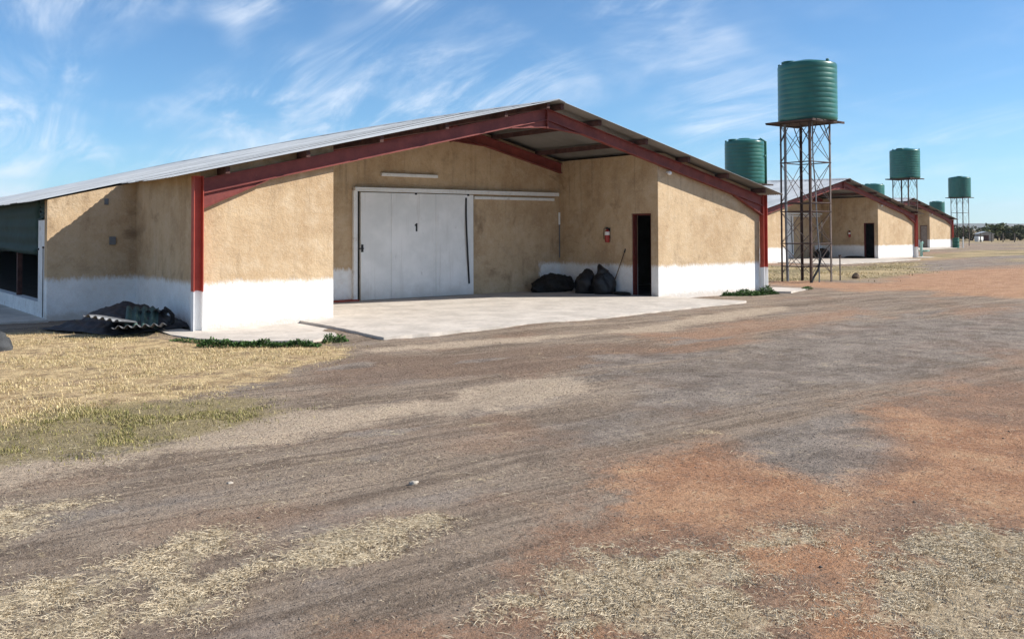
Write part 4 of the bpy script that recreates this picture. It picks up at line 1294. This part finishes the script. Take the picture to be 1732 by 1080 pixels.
o = lump('boulder', MT['rock'], None, (-3.18, -0.66, -0.09), (0.24, 0.22, 0.30), 41, (30, 20), amp=0.22, freq=2.2)
tag(o, 'dark grey boulder on the dry grass at the left edge', 'rock')
for i, (x, y, s, lab) in enumerate([(-2.21, -10.48, 0.03, 'pale stone lying alone on the dark gravel track'), (-3.2, -9.72, 0.018, 'smaller pale stone left of the lone stone on the track')]):
    o = lump('stone', MT['pale_rock'], None, (x, y, float(ground_z(np.array([x]), np.array([y]))[0]) - 0.004), (s * 1.3, s, s), 51 + i, (16, 10), amp=0.3, freq=2, wide=0.0)
    tag(o, lab, 'stone')

# ------------------------------------------------------------------ small things on the right
sp = empty('marker_post', (22.63, 2.14, -0.06), 'thin rusty post standing just right of the tall tank tower', 'post')
MB().tube([(0, 0, -0.1), (0, 0, 0.8)], 0.022, 8).build('pole', MT['rust_pale'], sp)
MB().tube([(0, 0, 0.8), (0, 0, 0.86)], 0.045, 8).build('cap', MT['rust'], sp)
o = lump('stump', MT['wood'], None, (24.07, 2.43, -0.08), (0.17, 0.15, 0.22), 61, (16, 10), amp=0.3, freq=2.5)
tag(o, 'dark stump on the ground to the right of the tank tower', 'stump')
hs = empty('standpipe', (51.0, 14.5, -0.1), 'pale teal standpipe at the right corner of the middle house', 'standpipe')
MB().tube([(0, 0, -0.1), (0, 0, 0.95)], 0.08, 8).build('pole', MT['teal'], hs)
MB().lathe([(0.08, 0.32), (0.30, 0.36), (0.33, 0.44), (0.29, 0.44), (0.26, 0.38), (0.0, 0.37)], 14, 0.35, 0.0).build('basin', MT['teal'], hs, True)
MB().tube([(0, 0, 0.92), (0.16, 0, 0.98), (0.26, 0, 0.86)], 0.03, 6).build('tap', MT['teal'], hs, True)
dm = empty('drum', (79.1, 26.3, -0.08), 'green drum under the slender tank tower by the farthest house', 'drum')
MB().lathe([(0.30, 0), (0.31, 0.03), (0.30, 0.05), (0.30, 0.30), (0.315, 0.32), (0.30, 0.34), (0.30, 0.62), (0.315, 0.64), (0.30, 0.66), (0.30, 0.92), (0.31, 0.95), (0.0, 0.95)], 20).build('barrel', MT['bin'], dm, True)
MB().lathe([(0.04, 0.945), (0.04, 0.975), (0.0, 0.975)], 10, 0.15, 0.0).build('bung', MT['black'], dm, True)
wp = empty('white_post', (79.55, 25.85, -0.08), 'short white post to the right of the green drum', 'post')
MB().tube([(0, 0, -0.1), (0, 0, 0.95)], 0.055, 8).build('pole', MT['white'], wp)
MB().lathe([(0.075, 0.95), (0.075, 0.99), (0.0, 1.01)], 10).build('cap', MT['white'], wp, True)


# ------------------------------------------------------------------ scattered blades, stones (uncountable)
def tri_mesh(name, P, mat, nper, kind_label):
    """P: array (N, nper, 3) of fans -> one mesh"""
    n = P.shape[0]
    me = bpy.data.meshes.new(name)
    me.vertices.add(n * nper)
    me.vertices.foreach_set('co', P.reshape(-1).astype(np.float32))
    if nper == 3:
        idx = np.arange(n * 3)
        me.loops.add(n * 3)
        me.loops.foreach_set('vertex_index', idx.astype(np.int32))
        me.polygons.add(n)
        me.polygons.foreach_set('loop_start', (np.arange(n) * 3).astype(np.int32))
        me.polygons.foreach_set('loop_total', np.full(n, 3, np.int32))
    else:                                  # 5 points: lower quad and a tip
        base = (np.arange(n) * 5)[:, None]
        quad = base + np.array([0, 1, 2, 3])
        tri = base + np.array([3, 2, 4])
        li = np.concatenate([quad, tri], 1).ravel()
        me.loops.add(len(li))
        me.loops.foreach_set('vertex_index', li.astype(np.int32))
        me.polygons.add(2 * n)
        ls = np.stack([np.arange(n) * 7, np.arange(n) * 7 + 4], 1).ravel()
        me.polygons.foreach_set('loop_start', ls.astype(np.int32))
        me.polygons.foreach_set('loop_total', np.tile([4, 3], n).astype(np.int32))
    me.update()
    me.validate()
    me.materials.append(mat)
    o = bpy.data.objects.new(name, me)
    COL.objects.link(o)
    tag(o, kind_label, None, None, 'stuff')
    return o


def blade_material(name, cols, rough=0.75):
    M = Mat(name)
    r = M.island()
    ramp = M.n.new('ShaderNodeValToRGB')
    el = ramp.color_ramp.elements
    while len(el) < len(cols):
        el.new(0.5)
    for i, c in enumerate(cols):
        el[i].position = i / (len(cols) - 1)
        el[i].color = c + (1,)
    M.l.new(r, ramp.inputs[0])
    return M.done(ramp.outputs[0], rough, 0, 0.2)


def sample(mask_fn, box, n, seed):
    r = np.random.default_rng(seed)
    x = r.uniform(box[0], box[1], n)
    y = r.uniform(box[2], box[3], n)
    keep = r.uniform(0, 1, n) < mask_fn(x, y)
    return x[keep], y[keep], r


def blades(name, x, y, r, h, w, lean, mat, label, lie=False):
    n = len(x)
    z = ground_z(x, y)
    az = r.uniform(0, 2 * np.pi, n)
    L = h * r.uniform(0.45, 1.25, n)
    wd = w * r.uniform(0.6, 1.3, n)
    ln = r.uniform(1.45, 1.57, n) if lie else lean * r.uniform(0.3, 1.3, n)
    if lie:
        L = h * np.clip(np.exp(r.normal(-0.15, 0.55, n)), 0.25, 3.2)
    d = np.stack([np.cos(az), np.sin(az)], 1)
    s = np.stack([-np.sin(az), np.cos(az)], 1) * wd[:, None] / 2
    P = np.zeros((n, 5, 3))
    b = np.stack([x, y], 1)
    b1, b2 = (1.0, 1.0) if lie else (0.6, 1.25)
    up1 = np.cos(ln * b1) * L * 0.55
    ho1 = np.sin(ln * b1) * L * 0.55
    up2 = up1 + np.cos(ln * b2) * L * 0.45
    ho2 = ho1 + np.sin(ln * b2) * L * 0.45
    P[:, 0, :2] = b - s
    P[:, 1, :2] = b + s
    P[:, 2, :2] = b + d * ho1[:, None] + s * 0.8
    P[:, 3, :2] = b + d * ho1[:, None] - s * 0.8
    P[:, 4, :2] = b + d * ho2[:, None]
    P[:, 0, 2] = z - 0.004
    P[:, 1, 2] = z - 0.004
    if lie:
        lift = r.uniform(0.001, 0.009, n)
        P[:, 0, 2] = z + lift * 0.3
        P[:, 1, 2] = z + lift * 0.3
        zt = ground_z(x + d[:, 0] * ho2, y + d[:, 1] * ho2)
        zm = ground_z(x + d[:, 0] * ho1, y + d[:, 1] * ho1)
        P[:, 2, 2] = zm + lift + 0.003
        P[:, 3, 2] = zm + lift + 0.0045
        P[:, 4, 2] = zt + lift * r.uniform(0.1, 1.0, n) + 0.002
    else:
        P[:, 2, 2] = z + up1
        P[:, 3, 2] = z + up1
        P[:, 4, 2] = z + up2
    return tri_mesh(name, P, mat, 5, label)


BL_DRY = blade_material('dry grass blades', [(0.38, 0.275, 0.13), (0.58, 0.455, 0.24), (0.70, 0.575, 0.335), (0.46, 0.36, 0.19), (0.24, 0.20, 0.07)])
BL_GREEN = blade_material('green grass blades', [(0.10, 0.115, 0.025), (0.36, 0.29, 0.12), (0.17, 0.165, 0.045), (0.44, 0.36, 0.18), (0.12, 0.13, 0.03), (0.40, 0.33, 0.16)])
BL_STRAW = blade_material('straw', [(0.48, 0.385, 0.25), (0.62, 0.515, 0.355), (0.68, 0.585, 0.43), (0.37, 0.285, 0.18), (0.58, 0.475, 0.325)], 0.6)
BL_WEED = blade_material('weed leaves', [(0.035, 0.085, 0.022), (0.06, 0.125, 0.03), (0.085, 0.15, 0.04), (0.045, 0.10, 0.03)])


def clumpy(x, y, f, seed, lo=0.4, hi=0.65):
    return sstep(fbm(x * f, y * f, 3, seed), lo, hi)


def outside_slabs(x, y):
    k = np.ones(len(x))
    k[(x > -0.62) & (y > -2.6) & (x < 1.9) & (y > -2.6 + (x < 0.1) * (0.4 - (x < -0.3) * 0.0))] = 0
    k[(x > -0.5) & (y > -1.3)] = 0
    k[(x > -E_ - 0.86) & (y > D - 0.2)] = 0
    return k


x, y, r = sample(lambda x, y: patch('drygrass', x, y, 0.75, 0.7, 0.9, 5) * (0.05 + 0.95 * clumpy(x, y, 1.4, 81, 0.42, 0.62) * (0.4 + 0.6 * clumpy(x, y, 6, 91))) * outside_slabs(x, y), (-5.6, 1.2, -7.0, 3.4), 150000, 1)
blades('dry_grass', x, y, r, 0.042, 0.0055, 1.35, BL_DRY, 'short dry yellow grass in front of the nearest house')
x, y, r = sample(lambda x, y: patch('green', x, y, 0.5, 0.5, 1.4, 8) * (0.06 + 0.94 * clumpy(x, y, 2.6, 82, 0.45, 0.65)), (-5.2, -1.3, -8.7, -5.7), 60000, 2)
blades('green_grass', x, y, r, 0.036, 0.0055, 1.3, BL_GREEN, 'thin green and straw coloured grass beside the track')


def straw_mask(x, y):
    st = np.maximum.reduce([patch('straw' + k, x, y, 0.24, 0.26, 3.2, 31 + i) for i, k in enumerate('ABCDEF')])
    return st * (0.04 + 0.96 * clumpy(x, y, 8.0, 83, 0.38, 0.58) * (0.25 + 0.75 * clumpy(x, y, 2.6, 84, 0.38, 0.55)))


x, y, r = sample(straw_mask, (-5.2, 0.6, -14.4, -9.0), 1250000, 3)
blades('straw', x, y, r, 0.031, 0.0019, 1.5, BL_STRAW, 'loose pale straw strewn over the foreground', True)
x, y, r = sample(lambda x, y: 0.06 + 0.6 * sstep(fbm(x * 1.1, y * 1.1, 4, 84), 0.5, 0.75), (-5.4, 3.5, -14.2, -7.0), 34000, 4)
blades('straw', x, y, r, 0.04, 0.0022, 1.55, BL_STRAW, 'single straws blown across the track', True)
x, y, r = sample(lambda x, y: patch('weedyel', x, y, 1.0, 1.4, 0.3, 61) * clumpy(x, y, 0.8, 85, 0.4, 0.6), (17.5, 42, 0.5, 14), 30000, 5)
blades('dry_grass', x, y, r, 0.07, 0.02, 1.2, BL_DRY, 'yellow grass round the foot of the tank tower')


def pebbles(n, seed, box, size, mask_fn, mat, label):
    x, y, r = sample(mask_fn, box, n, seed)
    n = len(x)
    z = ground_z(x, y)
    s = size * np.exp(np.clip(r.normal(0, 0.45, n), -1, 0.8))
    dirs = np.array([(1, 0, 0), (0, 1, 0), (-1, 0, 0), (0, -1, 0), (0.2, 0.1, 0.55), (0, 0, -0.5)])
    jit = r.uniform(0.6, 1.25, (n, 6, 1))
    a = r.uniform(0, 6.28, n)
    ca, sa = np.cos(a)[:, None], np.sin(a)[:, None]
    dx = dirs[None, :, 0] * ca - dirs[None, :, 1] * sa
    dy = dirs[None, :, 0] * sa + dirs[None, :, 1] * ca
    V = np.stack([dx, dy, np.broadcast_to(dirs[None, :, 2], dx.shape)], -1) * jit * s[:, None, None]
    V += np.stack([x, y, z + s * 0.15], 1)[:, None, :]
    F = np.array([(0, 1, 4), (1, 2, 4), (2, 3, 4), (3, 0, 4), (1, 0, 5), (2, 1, 5), (3, 2, 5), (0, 3, 5)])
    idx = (np.arange(n)[:, None, None] * 6 + F[None]).reshape(-1)
    me = bpy.data.meshes.new('gravel')
    me.vertices.add(n * 6)
    me.vertices.foreach_set('co', V.reshape(-1).astype(np.float32))
    me.loops.add(len(idx))
    me.loops.foreach_set('vertex_index', idx.astype(np.int32))
    nf = len(idx) // 3
    me.polygons.add(nf)
    me.polygons.foreach_set('loop_start', (np.arange(nf) * 3).astype(np.int32))
    me.polygons.foreach_set('loop_total', np.full(nf, 3, np.int32))
    me.update()
    me.materials.append(mat)
    o = bpy.data.objects.new('gravel', me)
    COL.objects.link(o)
    tag(o, label, None, None, 'stuff')


PEB = blade_material('grit', [(0.09, 0.078, 0.07), (0.14, 0.118, 0.10), (0.21, 0.17, 0.14), (0.11, 0.092, 0.08), (0.30, 0.25, 0.20)], 0.9)
pebbles(60000, 6, (-6, 6, -14.3, -6.0), 0.0036, lambda x, y: (0.15 + 0.85 * clumpy(x, y, 1.3, 87)) * (1 - 0.7 * patch('orange1', x, y, 0.28, 0.22, 1.6, 21)), PEB, 'fine grit on the track')
pebbles(1000, 7, (-6, 12, -14.0, -4.5), 0.0065, lambda x, y: (0.1 + 0.9 * clumpy(x, y, 0.9, 88)), PEB, 'scattered dark clods and stones on the track')


# weeds growing along the slab edges: one clump each
def weed_clump(label, cx, cy, lx, ly, rz, n, h, seed):
    r = np.random.default_rng(seed)
    u = r.uniform(-1, 1, n)
    v = r.normal(0, 0.45, n)
    keep = np.abs(v) < 1
    u, v = u[keep], v[keep]
    hgt = h * (0.35 + 0.65 * sstep(fbm(u * 3 + seed, u * 0 + 2, 3, seed), 0.3, 0.7)) * np.clip(1.15 - v ** 2 - np.abs(u) ** 6, 0.15, 1)
    x = u * lx
    y = v * ly
    n = len(x)
    z0 = r.uniform(0, 1, n) * hgt
    L = r.uniform(0.018, 0.045, n) * (0.8 + h * 3)
    az = r.uniform(0, 6.28, n)
    el = r.uniform(-0.3, 1.2, n)
    d = np.stack([np.cos(az) * np.cos(el), np.sin(az) * np.cos(el), np.sin(el)], 1) * L[:, None]
    s = np.stack([-np.sin(az), np.cos(az), np.zeros(n)], 1) * (L * 0.28)[:, None]
    b = np.stack([x, y, z0], 1)
    me = bpy.data.meshes.new('weed_clump')
    P = np.stack([b, b + d * 0.55 + s, b + d, b + d * 0.55 - s], 1)
    me.from_pydata(P.reshape(-1, 3).tolist(), [], (np.arange(n * 4).reshape(-1, 4)).tolist())
    me.materials.append(BL_WEED)
    o = link('weed_clump', me)
    o.location = (cx, cy, float(ground_z(np.array([cx]), np.array([cy]))[0]))
    o.rotation_euler = (0, 0, rz)
    tag(o, label, 'weeds', 'green weeds along the concrete edges')


weed_clump('long low row of green weeds in front of the left concrete strip', -0.02, -2.62, 0.92, 0.10, rad(-38), 4600, 0.14, 1)
weed_clump('small green weed clump at the right end of the weed row', 1.10, -2.86, 0.20, 0.10, rad(-10), 800, 0.12, 2)
weed_clump('sparse green weeds below the red left column', -0.62, -1.45, 0.40, 0.10, rad(-60), 800, 0.06, 3)
weed_clump('dense green weed bed at the foot of the right front wall', 14.2, -0.62, 1.05, 0.16, rad(-3), 4200, 0.26, 4)
weed_clump('short weed tuft beyond the right front corner', 17.3, -0.2, 0.30, 0.14, rad(20), 900, 0.08, 5)


# ------------------------------------------------------------------ far field: fence, trees, shed
def far(px, dist, z=0.0):
    """a point at a bearing (degrees right of the view axis) and distance from where the camera stands"""
    a = rad(YAW - px)
    return (CAM.x + dist * math.cos(a), CAM.y + dist * math.sin(a), z)


LEAF = [blade_material('scrub leaves a', [(0.045, 0.055, 0.024), (0.07, 0.08, 0.032), (0.10, 0.105, 0.045), (0.06, 0.062, 0.03)]),
        blade_material('scrub leaves b', [(0.055, 0.070, 0.020), (0.085, 0.098, 0.03), (0.12, 0.125, 0.045), (0.065, 0.075, 0.026)]),
        blade_material('scrub leaves c', [(0.09, 0.068, 0.045), (0.12, 0.092, 0.058), (0.15, 0.12, 0.075), (0.10, 0.08, 0.05)])]


def scrub_tree(label, cat, loc, h, wd, kind, seed, group, leaves=800):
    r = np.random.default_rng(seed)
    t = empty('scrub_tree', loc, label, cat, group)
    mb = MB()
    for k in range(3):
        a = r.uniform(0, 6.28)
        q = (math.cos(a) * wd * 0.2, math.sin(a) * wd * 0.2, h * 0.5)
        mb.tube([(0.06 * math.cos(a), 0.06 * math.sin(a), -0.2), (q[0] * 0.35, q[1] * 0.35, h * 0.25), q, (q[0] * 1.8, q[1] * 1.8, h * 0.75)], [0.13, 0.10, 0.06, 0.03], 6)
    mb.build('trunk', MT['bark'], t)
    nb = 9
    cen = np.stack([r.uniform(-1, 1, nb) * wd * 0.36, r.uniform(-1, 1, nb) * wd * 0.36, h * r.uniform(0.38, 0.86, nb)], 1)
    rad_ = r.uniform(0.16, 0.30, nb) * wd
    k = r.integers(0, nb, leaves)
    d = r.normal(0, 1, (leaves, 3))
    d /= np.linalg.norm(d, axis=1)[:, None]
    rr = r.uniform(0.35, 1.05, leaves) ** 0.6
    p = cen[k] + d * (rad_[k] * rr)[:, None] * np.array([1, 1, 0.62])
    p[:, 2] = np.maximum(p[:, 2], h * 0.08)
    s = r.uniform(0.5, 1.2, leaves) * wd * 0.052
    a1 = r.normal(0, 1, (leaves, 3))
    a1 /= np.linalg.norm(a1, axis=1)[:, None]
    a2 = np.cross(a1, r.normal(0, 1, (leaves, 3)))
    a2 /= np.linalg.norm(a2, axis=1)[:, None] + 1e-9
    P = np.stack([p - a1 * s[:, None], p + a2 * s[:, None] * 0.6, p + a1 * s[:, None], p - a2 * s[:, None] * 0.6], 1)
    me = bpy.data.meshes.new('crown')
    me.from_pydata(P.reshape(-1, 3).tolist(), [], np.arange(leaves * 4).reshape(-1, 4).tolist())
    me.materials.append(LEAF[kind])
    link('crown', me, t)
    return t


GT = 'scrub trees beyond the field'
FT = [  # bearing, distance, height, width, kind, label
    (25.35, 166, 2.53, 4.3, 0, 'dark scrub tree seen between the tower legs at the far house'),
    (25.95, 177, 2.04, 3.9, 2, 'brown bare scrub bush right of the slender tower'),
    (26.32, 159, 2.60, 4.7, 0, 'dark rounded scrub tree left of the pale far shed'),
    (27.15, 192, 1.90, 5.1, 2, 'brown scrub bush behind the pale far shed'),
    (27.72, 159, 2.67, 5.1, 1, 'brighter green scrub tree, tallest of the far row'),
    (28.25, 185, 2.11, 4.7, 2, 'brown scrub between the bright green tree and the right edge'),
    (28.72, 159, 2.53, 5.0, 0, 'dark scrub tree at the right edge of the photo'),
    (29.35, 173, 2.67, 5.3, 1, 'green scrub tree past the right edge of the row'),
    (30.1, 162, 2.39, 4.7, 0, 'dark scrub tree outside the right edge of the row'),
    (24.7, 185, 2.25, 4.7, 2, 'scrub tree half hidden by the farthest house'),
]
for i, (be, di, h, wd, kd, lab) in enumerate(FT):
    scrub_tree(lab, 'tree', far(be, di, -0.3), h, wd, kd, 100 + i, GT)
o = scrub_tree('small green bush behind the drum under the slender tank tower', 'bush', far(25.4, 120, -0.1), 1.9, 1.9, 0, 140, None, 500)

sh = empty('far_shed', far(26.98, 152, -0.15), 'low pale shed among the far trees', 'shed', None, rad(35))
MB().prism_x([(-1, 0), (1, 0), (1, 1.1), (0, 1.4), (-1, 1.1)], -1.5, 1.5).build('wall', MT['shed'], sh)
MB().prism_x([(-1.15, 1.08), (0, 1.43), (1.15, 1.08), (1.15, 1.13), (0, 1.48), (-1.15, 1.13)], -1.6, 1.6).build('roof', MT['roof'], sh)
MB().box(-1.53, -1.505, -0.35, 0.35, 0.1, 0.95).build('door', MT['purlin'], sh)
wk = empty('white_trough', far(26.72, 144, -0.1), 'white water trough in the far field', 'trough')
MB().box(-0.7, 0.7, -0.3, 0.3, 0.25, 0.7).build('basin', MT['white'], wk, False, 0.03)
for x_ in (-0.5, 0.5):
    MB().box(x_ - 0.08, x_ + 0.08, -0.25, 0.25, -0.1, 0.25).build('leg', MT['white'], wk)

fe = empty('wire_fence', (0, 0, 0), 'thin wire fence with timber posts along the far field', 'fence')
FP = [far(b_, 139, -0.1) for b_ in np.arange(24.6, 32.2, 0.55)]
for p_ in FP:
    MB().tube([p_, (p_[0] + 0.03, p_[1], 1.15)], 0.07, 6).build('post', MT['post'], fe)
for z_ in (0.35, 0.7, 1.05):
    MB().tube([(p_[0], p_[1], z_) for p_ in FP], 0.012, 4).build('wire', MT['rust'], fe)

# ------------------------------------------------------------------ the air
hz = MB().box(-5600, 5600, -5600, 5600, -4.0, 140).mesh('haze', MT['white'])
hm = bpy.data.materials.new('thin haze')
hm.use_nodes = True
hm.node_tree.nodes.clear()
ho = hm.node_tree.nodes.new('ShaderNodeOutputMaterial')
pv = hm.node_tree.nodes.new('ShaderNodeVolumePrincipled')
pv.inputs['Color'].default_value = (0.80, 0.88, 1.0, 1)
pv.inputs['Density'].default_value = 0.00012
pv.inputs['Anisotropy'].default_value = 0.2
hm.node_tree.links.new(pv.outputs[0], ho.inputs['Volume'])
hz.materials.clear()
hz.materials.append(hm)
ho_ = link('haze', hz)
tag(ho_, 'thin dusty air', None, None, 'stuff')
